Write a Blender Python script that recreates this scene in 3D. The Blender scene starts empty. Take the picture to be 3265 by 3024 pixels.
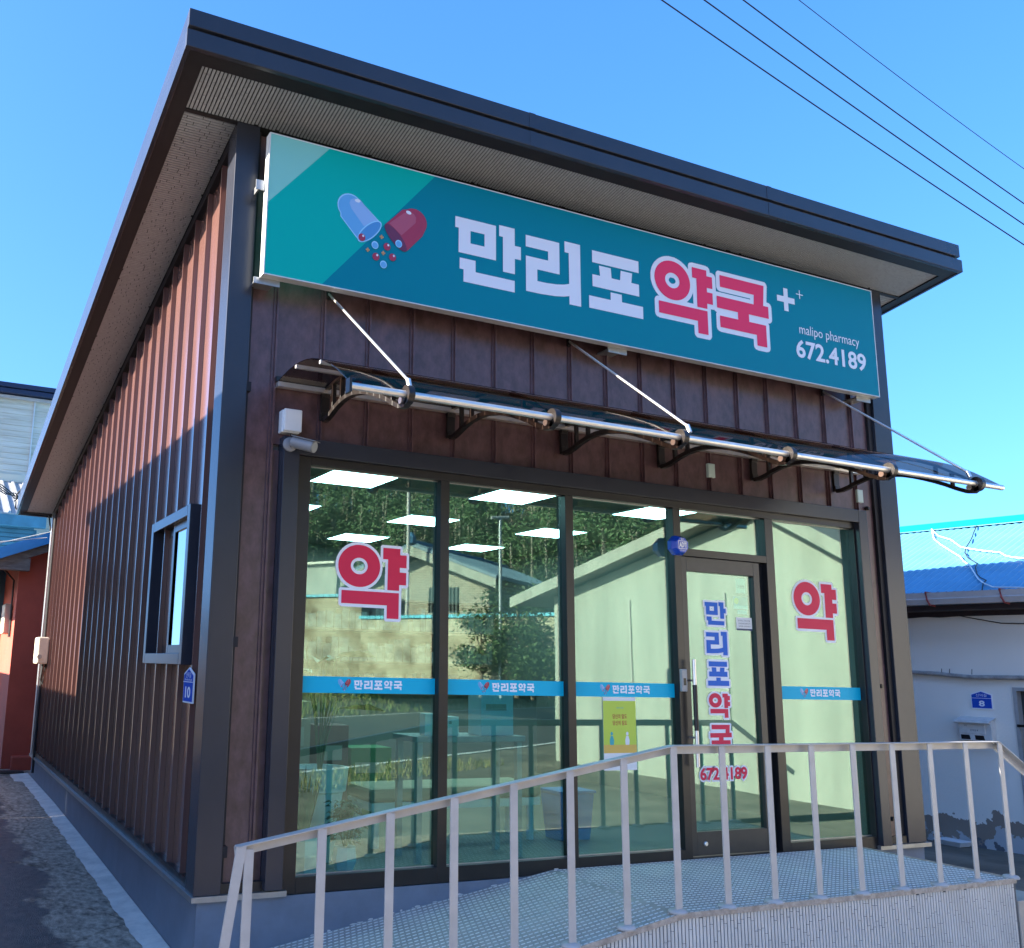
import bpy, bmesh, math, random
import numpy as np
from mathutils import Vector, Matrix
from mathutils.geometry import tessellate_polygon
random.seed(7)
scene = bpy.context.scene
COL = scene.collection
R = math.radians
# ------------------------------------------------------------------ camera
CAM = Vector((-1.5034, -5.4751, 1.2601))
YAW, PITCH, ROLL, FPX, PX = -0.426, 0.1988, 0.0265, 3040.75, 1164.2
_f = Vector((-math.sin(YAW)*math.cos(PITCH), math.cos(YAW)*math.cos(PITCH), math.sin(PITCH)))
_r = Vector((math.cos(YAW), math.sin(YAW), 0)); _u = _r.cross(_f)
RT = math.cos(ROLL)*_r + math.sin(ROLL)*_u
UP = -math.sin(ROLL)*_r + math.cos(ROLL)*_u
FW = _f
cd = bpy.data.cameras.new('camera'); cam = bpy.data.objects.new('camera', cd); COL.objects.link(cam)
cam.matrix_world = Matrix(((RT.x, UP.x, -FW.x, CAM.x), (RT.y, UP.y, -FW.y, CAM.y), (RT.z, UP.z, -FW.z, CAM.z), (0, 0, 0, 1)))
cd.sensor_fit = 'HORIZONTAL'; cd.sensor_width = 36; cd.lens = FPX/3265*36
cd.shift_x = (1632.5-PX)/3265; cd.clip_start = .05; cd.clip_end = 3000
scene.camera = cam
# ------------------------------------------------------------------ light
SUN = Vector((-1, .14, .42)).normalized()          # towards the sun
EL = math.asin(SUN.z); AZ = math.atan2(SUN.x, SUN.y)
w = bpy.data.worlds.new('World'); scene.world = w; w.use_nodes = True
nt = w.node_tree; bg = nt.nodes['Background']; sky = nt.nodes.new('ShaderNodeTexSky')
sky.sky_type = 'NISHITA'; sky.sun_disc = False; sky.sun_elevation = EL; sky.sun_rotation = AZ
sky.altitude = 0; sky.air_density = 1.0; sky.dust_density = .8; sky.ozone_density = 2.3
hs = nt.nodes.new('ShaderNodeHueSaturation'); hs.inputs['Saturation'].default_value = 1.3; hs.inputs['Hue'].default_value = .508
tcw = nt.nodes.new('ShaderNodeTexCoord'); vm = nt.nodes.new('ShaderNodeVectorMath'); vm.operation = 'ADD'; vm.inputs[1].default_value = (0, 0, .22)
vn = nt.nodes.new('ShaderNodeVectorMath'); vn.operation = 'NORMALIZE'; nt.links.new(tcw.outputs['Generated'], vm.inputs[0]); nt.links.new(vm.outputs[0], vn.inputs[0]); nt.links.new(vn.outputs[0], sky.inputs[0])
nt.links.new(sky.outputs[0], hs.inputs['Color']); nt.links.new(hs.outputs[0], bg.inputs[0]); bg.inputs[1].default_value = .121
sl = bpy.data.lights.new('sun', 'SUN'); sl.energy = 5.0; sl.angle = R(.5); sl.color = (1, .91, .78)
so = bpy.data.objects.new('sun', sl); COL.objects.link(so); so.rotation_euler = SUN.to_track_quat('Z', 'Y').to_euler()
so.location = (-20, 3, 12)
vs = scene.view_settings; vs.view_transform = 'Standard'; vs.look = 'None'; vs.exposure = 2.3; vs.gamma = 1
vs.use_curve_mapping = False
scene.cycles.max_bounces = 8; scene.cycles.transparent_max_bounces = 12; scene.cycles.glossy_bounces = 5

# ------------------------------------------------------------------ pixel helpers (photo pixels, 3265 x 3024)
GP = .03
def ray(px, py): return FW + RT*((px-PX)/FPX) + UP*((1512-py)/FPX)
def on(px, py, ax, val, mirror=False):
    d = ray(px, py); o = CAM.copy()
    if mirror: o = o + d*((GP-o.y)/d.y); d = Vector((d.x, -d.y, d.z))
    return o + d*((val-o[ax])/d[ax])
def refl(px, py, dist):                      # point seen in the shop glass at a horizontal distance
    d = ray(px, py); o = CAM + d*((GP-CAM.y)/d.y); d = Vector((d.x, -d.y, d.z)); d /= math.hypot(d.x, d.y)
    return o + d*dist
def z6(a, b): return 800+a/1.8136, 1400+b/1.8136

# ------------------------------------------------------------------ materials
def srgb(*c): return tuple(((v/255+.055)/1.055)**2.4 if v/255 > .04045 else v/255/12.92 for v in c)
def mat(name, col, rough=.5, metal=0., spec=.5, var=0., vscale=6., bump=0., bscale=60., coat=0., col2=None, stretch=None, detail=6):
    m = bpy.data.materials.new(name); m.use_nodes = True; n = m.node_tree; L = n.links; b = n.nodes['Principled BSDF']
    b.inputs['Base Color'].default_value = (*col, 1); b.inputs['Roughness'].default_value = rough
    b.inputs['Metallic'].default_value = metal; b.inputs['Specular IOR Level'].default_value = spec
    b.inputs['Coat Weight'].default_value = coat; b.inputs['Coat Roughness'].default_value = .14
    if var or bump or col2:
        g = n.nodes.new('ShaderNodeNewGeometry'); src = g.outputs['Position']
        if stretch:
            mp = n.nodes.new('ShaderNodeMapping'); mp.inputs['Scale'].default_value = stretch
            L.new(src, mp.inputs['Vector']); src = mp.outputs[0]
    if var or col2:
        t = n.nodes.new('ShaderNodeTexNoise'); t.inputs['Scale'].default_value = vscale; t.inputs['Detail'].default_value = detail
        t.inputs['Roughness'].default_value = .65; L.new(src, t.inputs['Vector'])
        rp = n.nodes.new('ShaderNodeValToRGB'); L.new(t.outputs['Fac'], rp.inputs[0])
        rp.color_ramp.elements[0].position = .32; rp.color_ramp.elements[1].position = .68
        a = col2 if col2 else tuple(c*(1+var) for c in col)
        rp.color_ramp.elements[0].color = (*(c*(1-var) for c in col), 1); rp.color_ramp.elements[1].color = (*a, 1)
        L.new(rp.outputs[0], b.inputs['Base Color'])
        mr = n.nodes.new('ShaderNodeMapRange'); mr.inputs[3].default_value = max(.02, rough-.25*var); mr.inputs[4].default_value = min(1, rough+.25*var)
        L.new(t.outputs['Fac'], mr.inputs[0]); L.new(mr.outputs[0], b.inputs['Roughness'])
    if bump:
        t2 = n.nodes.new('ShaderNodeTexNoise'); t2.inputs['Scale'].default_value = bscale; t2.inputs['Detail'].default_value = 5
        L.new(src, t2.inputs['Vector'])
        bp = n.nodes.new('ShaderNodeBump'); bp.inputs['Strength'].default_value = bump; bp.inputs['Distance'].default_value = .01
        L.new(t2.outputs['Fac'], bp.inputs['Height']); L.new(bp.outputs[0], b.inputs['Normal'])
    return m
def emis(name, col, s):
    m = bpy.data.materials.new(name); m.use_nodes = True; n = m.node_tree; n.nodes.clear()
    o = n.nodes.new('ShaderNodeOutputMaterial'); e = n.nodes.new('ShaderNodeEmission')
    e.inputs[0].default_value = (*col, 1); e.inputs[1].default_value = s; n.links.new(e.outputs[0], o.inputs[0]); return m
def glass(name, refl_c, trans_c, f0, f1, wob=.0, rough=0.):
    m = bpy.data.materials.new(name); m.use_nodes = True; n = m.node_tree; n.nodes.clear(); L = n.links
    o = n.nodes.new('ShaderNodeOutputMaterial'); mx = n.nodes.new('ShaderNodeMixShader')
    t = n.nodes.new('ShaderNodeBsdfTransparent'); t.inputs[0].default_value = (*trans_c, 1)
    g = n.nodes.new('ShaderNodeBsdfGlossy'); g.inputs[0].default_value = (*refl_c, 1); g.inputs['Roughness'].default_value = rough
    lw = n.nodes.new('ShaderNodeLayerWeight'); lw.inputs[0].default_value = .5
    mr = n.nodes.new('ShaderNodeMapRange'); mr.inputs[3].default_value = f0; mr.inputs[4].default_value = f1
    L.new(lw.outputs['Facing'], mr.inputs[0]); L.new(mr.outputs[0], mx.inputs[0])
    if wob:
        ge = n.nodes.new('ShaderNodeNewGeometry'); nz = n.nodes.new('ShaderNodeTexNoise'); nz.inputs['Scale'].default_value = 1.6
        nz.inputs['Detail'].default_value = 2; L.new(ge.outputs['Position'], nz.inputs['Vector'])
        bp = n.nodes.new('ShaderNodeBump'); bp.inputs['Strength'].default_value = wob; bp.inputs['Distance'].default_value = .01
        L.new(nz.outputs['Fac'], bp.inputs['Height']); L.new(bp.outputs[0], g.inputs['Normal'])
    L.new(t.outputs[0], mx.inputs[1]); L.new(g.outputs[0], mx.inputs[2]); L.new(mx.outputs[0], o.inputs[0]); return m

def sign_mat():                               # printed sign sheet: three flat teal fields split along two diagonals
    m = mat('sign_sheet', (.0, .2, .33), .3, spec=.18); n = m.node_tree; L = n.links; b = n.nodes['Principled BSDF']
    g = n.nodes.new('ShaderNodeNewGeometry'); sx = n.nodes.new('ShaderNodeSeparateXYZ'); L.new(g.outputs['Position'], sx.inputs[0])
    def side(p, q):                           # 1 above-left of line p-q
        a, c = q[0]-p[0], q[1]-p[1]
        m1 = n.nodes.new('ShaderNodeMath'); m1.operation = 'MULTIPLY'; m1.inputs[1].default_value = a; L.new(sx.outputs[2], m1.inputs[0])
        m2 = n.nodes.new('ShaderNodeMath'); m2.operation = 'MULTIPLY_ADD'; m2.inputs[1].default_value = -c; L.new(sx.outputs[0], m2.inputs[0]); L.new(m1.outputs[0], m2.inputs[2])
        m3 = n.nodes.new('ShaderNodeMath'); m3.operation = 'GREATER_THAN'; m3.inputs[1].default_value = a*p[1]-c*p[0]; L.new(m2.outputs[0], m3.inputs[0]); return m3.outputs[0]
    s1 = side((.174, 4.08), (.573, 4.547)); s2 = side((.56, 3.616), (1.346, 4.539))
    mx = n.nodes.new('ShaderNodeMix'); mx.data_type = 'RGBA'; L.new(s2, mx.inputs[0]); mx.inputs[6].default_value = (*SIGN_D, 1); mx.inputs[7].default_value = (*SIGN_T, 1)
    my = n.nodes.new('ShaderNodeMix'); my.data_type = 'RGBA'; L.new(s1, my.inputs[0]); L.new(mx.outputs[2], my.inputs[6]); my.inputs[7].default_value = (*SIGN_L, 1)
    L.new(my.outputs[2], b.inputs['Base Color']); return m
SIGN_D, SIGN_T, SIGN_L = (.0, .205, .275), (.0, .41, .355), (.22, .56, .50)

M = dict(
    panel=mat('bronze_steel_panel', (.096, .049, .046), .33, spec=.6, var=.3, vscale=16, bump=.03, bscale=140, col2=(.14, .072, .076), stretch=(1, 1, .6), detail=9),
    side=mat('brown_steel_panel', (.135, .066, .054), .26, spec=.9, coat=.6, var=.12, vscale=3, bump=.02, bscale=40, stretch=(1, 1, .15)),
    trim=mat('charcoal_trim', (.027, .030, .041), .26, spec=.5, var=.08, vscale=3, bump=.008, bscale=6),
    strip=mat('dark_strip', (.018, .016, .018), .55, spec=.3, var=.2, vscale=8),
    frame=mat('black_aluminium', (.013, .012, .013), .32, spec=.5, var=.2, vscale=8),
    bronze=mat('door_aluminium', (.04, .036, .032), .35, spec=.5, var=.15, vscale=10),
    base=mat('blue_grey_paint', (.16, .19, .235), .6, spec=.35, var=.12, vscale=4, bump=.12, bscale=50),
    soffit_back=mat('soffit_groove', (.012, .012, .012), .8),
    skirt_back=mat('skirt_groove', (.085, .09, .10), .8), soffit=mat('soffit_slat', (.36, .375, .39), .55, var=.12, vscale=40, bump=.1, bscale=300),
    skirt=mat('skirt_slat', (.56, .55, .52), .5, var=.1, vscale=5, bump=.15, bscale=300),
    galv=mat('galvanised', (.38, .39, .39), .38, metal=.75, var=.12, vscale=14),
    silver=mat('silver_paint', (.42, .405, .385), .36, spec=.5, var=.09, vscale=7, bump=.03, bscale=90),
    deck=mat('chequer_plate', (.40, .355, .30), .55, metal=.0, spec=.25, var=.14, vscale=5, bump=.03, bscale=80, col2=(.47, .42, .355)),
    lug=mat('chequer_lug', (.88, .82, .74), .33, metal=.3, var=.1, vscale=9),
    alu=mat('aluminium_rail', (.80, .77, .72), .42, metal=.9, var=.06, vscale=12),
    chrome=mat('satin_steel', (.86, .83, .78), .36, metal=.85),
    plastic=mat('brown_black_plastic', (.014, .010, .008), .35, spec=.5, var=.25, vscale=20),
    white=mat('white_plastic', (.72, .73, .72), .4, var=.03, vscale=8),
    wframe=mat('white_aluminium', (.62, .63, .62), .3, var=.05, vscale=9),
    letter_w=mat('white_print', (.72, .75, .82), .35, spec=.25), letter_r=mat('red_print', (.80, .035, .11), .35, spec=.25),
    letter_b=mat('blue_print', (.02, .14, .58), .5, spec=.25), strip_c=mat('cyan_vinyl', (.0, .47, .68), .5, spec=.25),
    vin_w=mat('white_vinyl', (.86, .87, .9), .5, spec=.25), vin_r=mat('red_vinyl', (.74, .03, .08), .5, spec=.25),
    pill_b=mat('pill_blue', (.12, .38, .68), .3), pill_bl=mat('pill_pale', (.26, .44, .72), .3), pill_bd=mat('pill_inner', (.07, .27, .56), .3),
    pill_e=mat('pill_edge', (.30, .62, .86), .3), pill_r=mat('pill_red', (.36, .025, .06), .3), pill_rl=mat('pill_red_light', (.42, .075, .12), .3), pill_rd=mat('pill_red_dark', (.14, .02, .06), .3),
    pill_o=mat('pill_orange', (.55, .28, .10), .3),
    plate_b=mat('plate_blue', (.02, .08, .46), .7, spec=.08), plate_w=mat('plate_white', (.82, .83, .86), .7, spec=.08), adt=mat('alarm_blue', (.01, .07, .55), .12, spec=.8, coat=.6),
    concrete=mat('alley_concrete', (.25, .19, .135), .88, var=.42, vscale=24, bump=.7, bscale=150, col2=(.62, .50, .375), detail=15, stretch=(1, .55, 1)),
    cement=mat('cement_fillet', (.74, .67, .58), .9, var=.16, vscale=7, bump=.3, bscale=70),
    wet=mat('wet_concrete', (.040, .034, .030), .42, spec=.5, var=.5, vscale=14, bump=.5, bscale=90, col2=(.085, .07, .06)),
    lot=mat('lot_gravel', (.135, .115, .085), .9, var=.4, vscale=1.4, bump=.6, bscale=30, col2=(.22, .19, .145), detail=10),
    asphalt=mat('asphalt', (.055, .055, .055), .85, var=.25, vscale=2, bump=.3, bscale=80),
    paint=mat('road_paint', (.72, .71, .68), .7, var=.12, vscale=9), ypaint=mat('yellow_paint', (.70, .38, .04), .7, var=.1, vscale=9),
    earth=mat('earth', (.16, .12, .085), .95, var=.4, vscale=.9, col2=(.21, .17, .10), bump=.6, bscale=8),
    cream=mat('cream_render', (.34, .33, .285), .85, var=.2, vscale=1.6, bump=.1, bscale=60, stretch=(1, 1, .18), detail=9),
    brick=None, block=None,
    tile=mat('blue_grey_tile', (.10, .16, .22), .5, var=.2, vscale=3), tcap=mat('turquoise_tile', (.10, .42, .55), .45, var=.2, vscale=6),
    leaf=mat('tree_leaf', (.05, .09, .03), .6, var=.5, vscale=1.2, col2=(.10, .15, .05)), pine=mat('pine_leaf', (.05, .10, .045), .7, var=.5, vscale=.35, col2=(.14, .22, .09)),
    bark=mat('bark', (.16, .12, .09), .9, var=.3, vscale=8, bump=.5, bscale=30),
    red=mat('red_wall_paint', (.44, .085, .05), .7, var=.12, vscale=3, bump=.1, bscale=30),
    bluetin=mat('blue_roof_steel', (.10, .29, .45), .42, spec=.4, var=.12, vscale=2.5, stretch=(1, .4, 1)),
    bluecap=mat('cyan_ridge_steel', (.0, .30, .47), .4, var=.06, vscale=2),
    beige=mat('weathered_siding', (.60, .52, .39), .8, var=.22, vscale=1.6, bump=.15, bscale=25, col2=(.76, .71, .60), stretch=(.5, .5, 7), detail=9),
    greytin=mat('grey_roof_steel', (.36, .37, .38), .45, var=.15, vscale=3), teal=mat('teal_gutter_paint', (.06, .17, .24), .5, var=.2, vscale=4),
    wood=mat('weathered_wood', (.17, .165, .16), .85, var=.4, vscale=6, bump=.4, bscale=30, stretch=(1, 1, 8)),
    wall_n=None, gutter=mat('beige_gutter', (.46, .42, .40), .4, var=.08, vscale=6), maroon=mat('dark_eave_board', (.035, .022, .024), .7, var=.2, vscale=9),
    rust=mat('rust_strap', (.30, .05, .04), .6, var=.3, vscale=30), cable=mat('black_cable', (.02, .02, .022), .6), wcable=mat('white_cable', (.72, .72, .70), .5),
    dark=mat('dark_interior', (.03, .035, .04), .6), pipe=mat('dirty_pipe_wrap', (.33, .31, .29), .8, var=.35, vscale=12, bump=.5, bscale=40),
    floor=mat('shop_floor', (.16, .15, .14), .35, var=.08, vscale=2), inner=mat('shop_wall', (.17, .17, .16), .8, var=.04, vscale=2), shelf=mat('shelf_wood', (.12, .09, .07), .6, var=.2, vscale=5),
    pot=mat('white_pot', (.82, .84, .84), .4, var=.03, vscale=6), soil=mat('potting_soil', (.06, .04, .03), .95, bump=.6, bscale=60),
    hleaf=mat('house_leaf', (.04, .10, .03), .4, var=.4, vscale=6, col2=(.08, .17, .05)), bin=mat('blue_bin', (.01, .20, .55), .4),
    bench=mat('bench_cushion', (.30, .27, .18), .55, var=.05, vscale=5), boxc=mat('carton', (.30, .26, .20), .8, var=.1, vscale=3), boxg=mat('green_carton', (.05, .18, .06), .6), boxr=mat('red_carton', (.13, .055, .045), .6),
    paper=mat('paper', (.80, .80, .77), .7), paper_y=mat('poster_lime', (.55, .68, .08), .6), paper_o=mat('poster_orange', (.75, .48, .10), .6), ink=mat('ink', (.03, .03, .05), .6), inkr=mat('ink_red', (.45, .05, .04), .6), inkt=mat('ink_teal', (.05, .40, .42), .6), inkn=mat('ink_navy', (.03, .05, .12), .5), inky=mat('ink_yellow', (.75, .60, .05), .6),
    led=emis('led_panel', (.88, .98, 1.), 4.0), steel=mat('steel_box', (.34, .34, .335), .45, metal=.1, var=.12, vscale=10), foam=mat('foam_tray', (.8, .8, .8), .6), cctv=mat('cctv_grey', (.22, .22, .225), .35, spec=.5), lens=mat('lens_plate', (.35, .36, .33), .1, coat=1.),
    beigebox=mat('beige_meter', (.62, .56, .44), .5, var=.06, vscale=6), canopy=glass('smoked_canopy', (.9, .88, .88), (.46, .37, .33), .03, .16),
    glass=glass('green_reflective_glass', (.85, 1., .87), (.60, .88, .86), .105, .25, wob=.03, rough=.012), sglass=glass('side_window_glass', (.95, 1, .98), (.35, .4, .4), .2, .85),
)
def brick_mat(name, c1, c2, mortar, sc, bw, bh, ms, axis='XZ', stain=None):
    m = mat(name, c1, .85); n = m.node_tree; L = n.links; b = n.nodes['Principled BSDF']
    tc = n.nodes.new('ShaderNodeTexCoord'); s = n.nodes.new('ShaderNodeSeparateXYZ'); c = n.nodes.new('ShaderNodeCombineXYZ')
    L.new(tc.outputs['Object'], s.inputs[0]); L.new(s.outputs[0], c.inputs[0]); L.new(s.outputs[2], c.inputs[1])
    t = n.nodes.new('ShaderNodeTexBrick'); t.inputs['Scale'].default_value = sc; t.inputs['Brick Width'].default_value = bw; t.inputs['Row Height'].default_value = bh; t.inputs['Mortar Size'].default_value = ms
    t.inputs['Color1'].default_value = (*c1, 1); t.inputs['Color2'].default_value = (*c2, 1); t.inputs['Mortar'].default_value = (*mortar, 1); L.new(c.outputs[0], t.inputs[0])
    out = t.outputs[0]
    if stain:
        nz = n.nodes.new('ShaderNodeTexNoise'); nz.inputs['Scale'].default_value = .9; nz.inputs['Detail'].default_value = 8; L.new(c.outputs[0], nz.inputs[0])
        rp = n.nodes.new('ShaderNodeValToRGB'); rp.color_ramp.elements[0].position = .42; rp.color_ramp.elements[1].position = .66; L.new(nz.outputs[0], rp.inputs[0])
        mx = n.nodes.new('ShaderNodeMix'); mx.data_type = 'RGBA'; L.new(rp.outputs[0], mx.inputs[0]); L.new(out, mx.inputs[6]); mx.inputs[7].default_value = (*stain, 1); out = mx.outputs[2]
    L.new(out, b.inputs['Base Color']); return m
M['brick'] = brick_mat('house_brick', (.20, .15, .11), (.32, .25, .18), (.44, .40, .33), 1, .24, .08, .012)
M['block'] = brick_mat('block_wall', (.50, .43, .31), (.44, .37, .26), (.32, .27, .20), 1, .40, .20, .008, stain=(.20, .145, .09))
def peel_mat():                              # white render, peeling near the foot
    m = mat('peeling_white_wall', (.66, .67, .69), .85, bump=.15, bscale=40); n = m.node_tree; L = n.links; b = n.nodes['Principled BSDF']
    g = n.nodes.new('ShaderNodeNewGeometry'); s = n.nodes.new('ShaderNodeSeparateXYZ'); L.new(g.outputs['Position'], s.inputs[0])
    nz = n.nodes.new('ShaderNodeTexNoise'); nz.inputs['Scale'].default_value = 2.3; nz.inputs['Detail'].default_value = 9; nz.inputs['Roughness'].default_value = .62; L.new(g.outputs['Position'], nz.inputs[0])
    a = n.nodes.new('ShaderNodeMath'); a.operation = 'MULTIPLY_ADD'; a.inputs[1].default_value = .95; L.new(nz.outputs[0], a.inputs[0])
    sg = n.nodes.new('ShaderNodeMath'); sg.operation = 'MULTIPLY'; sg.inputs[1].default_value = -1.0; L.new(s.outputs[2], sg.inputs[0]); L.new(sg.outputs[0], a.inputs[2])
    r1 = n.nodes.new('ShaderNodeMath'); r1.operation = 'GREATER_THAN'; r1.inputs[1].default_value = .78; L.new(a.outputs[0], r1.inputs[0])
    r2 = n.nodes.new('ShaderNodeMath'); r2.operation = 'GREATER_THAN'; r2.inputs[1].default_value = .95; L.new(a.outputs[0], r2.inputs[0])
    n2 = n.nodes.new('ShaderNodeTexNoise'); n2.inputs['Scale'].default_value = 5; n2.inputs['Detail'].default_value = 8; L.new(g.outputs['Position'], n2.inputs[0])
    cr = n.nodes.new('ShaderNodeValToRGB'); L.new(n2.outputs[0], cr.inputs[0]); cr.color_ramp.interpolation = 'CONSTANT'
    cr.color_ramp.elements[0].color = (.12, .125, .14, 1); cr.color_ramp.elements[1].color = (.46, .46, .46, 1); cr.color_ramp.elements[1].position = .5
    m1 = n.nodes.new('ShaderNodeMix'); m1.data_type = 'RGBA'; L.new(r1.outputs[0], m1.inputs[0]); m1.inputs[7].default_value = (.27, .215, .17, 1)
    n3 = n.nodes.new('ShaderNodeTexNoise'); n3.inputs['Scale'].default_value = 1.1; n3.inputs['Detail'].default_value = 6; L.new(g.outputs['Position'], n3.inputs[0])
    c3 = n.nodes.new('ShaderNodeValToRGB'); c3.color_ramp.elements[0].color = (.78, .72, .63, 1); c3.color_ramp.elements[1].color = (.90, .84, .75, 1); L.new(n3.outputs[0], c3.inputs[0]); L.new(c3.outputs[0], m1.inputs[6])
    m2 = n.nodes.new('ShaderNodeMix'); m2.data_type = 'RGBA'; L.new(r2.outputs[0], m2.inputs[0]); L.new(m1.outputs[2], m2.inputs[6]); L.new(cr.outputs[0], m2.inputs[7])
    L.new(m2.outputs[2], b.inputs['Base Color']); return m
M['wall_n'] = peel_mat()
M['sign'] = sign_mat()
def slab_mat():
    m = M['concrete']; n = m.node_tree; L = n.links; b = n.nodes['Principled BSDF']
    src = b.inputs['Base Color'].links[0].from_socket; rsrc = b.inputs['Roughness'].links[0].from_socket
    g = n.nodes.new('ShaderNodeNewGeometry'); sp = n.nodes.new('ShaderNodeSeparateXYZ'); L.new(g.outputs['Position'], sp.inputs[0])
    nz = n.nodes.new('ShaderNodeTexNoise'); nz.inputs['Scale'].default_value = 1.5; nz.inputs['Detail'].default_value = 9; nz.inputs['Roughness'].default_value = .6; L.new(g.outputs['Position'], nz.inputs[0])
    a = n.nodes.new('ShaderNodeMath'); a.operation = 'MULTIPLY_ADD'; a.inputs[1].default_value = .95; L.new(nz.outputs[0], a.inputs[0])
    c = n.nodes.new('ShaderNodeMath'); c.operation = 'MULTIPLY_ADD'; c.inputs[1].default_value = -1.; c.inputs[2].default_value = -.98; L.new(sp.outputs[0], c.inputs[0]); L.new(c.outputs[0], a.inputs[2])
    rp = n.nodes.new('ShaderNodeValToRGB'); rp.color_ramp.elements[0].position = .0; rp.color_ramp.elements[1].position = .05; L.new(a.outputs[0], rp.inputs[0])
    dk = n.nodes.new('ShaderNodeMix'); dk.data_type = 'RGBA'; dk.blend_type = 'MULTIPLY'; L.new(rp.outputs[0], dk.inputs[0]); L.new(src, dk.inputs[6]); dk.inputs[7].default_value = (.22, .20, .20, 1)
    vo = n.nodes.new('ShaderNodeTexVoronoi'); vo.feature = 'DISTANCE_TO_EDGE'; vo.inputs['Scale'].default_value = .55
    ad = n.nodes.new('ShaderNodeVectorMath'); ad.operation = 'MULTIPLY_ADD'; ad.inputs[1].default_value = (.5, .5, .5); L.new(nz.outputs[1], ad.inputs[0]); L.new(g.outputs['Position'], ad.inputs[2]); L.new(ad.outputs[0], vo.inputs[0])
    lt = n.nodes.new('ShaderNodeMath'); lt.operation = 'LESS_THAN'; lt.inputs[1].default_value = .005; L.new(vo.outputs['Distance'], lt.inputs[0])
    ck = n.nodes.new('ShaderNodeMix'); ck.data_type = 'RGBA'; ck.blend_type = 'MULTIPLY'; L.new(lt.outputs[0], ck.inputs[0]); L.new(dk.outputs[2], ck.inputs[6]); ck.inputs[7].default_value = (.62, .60, .57, 1)
    L.new(ck.outputs[2], b.inputs['Base Color'])
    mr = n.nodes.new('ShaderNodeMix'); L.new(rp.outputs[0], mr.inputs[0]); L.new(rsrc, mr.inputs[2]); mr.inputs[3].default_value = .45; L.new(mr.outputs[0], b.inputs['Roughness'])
slab_mat()

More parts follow.
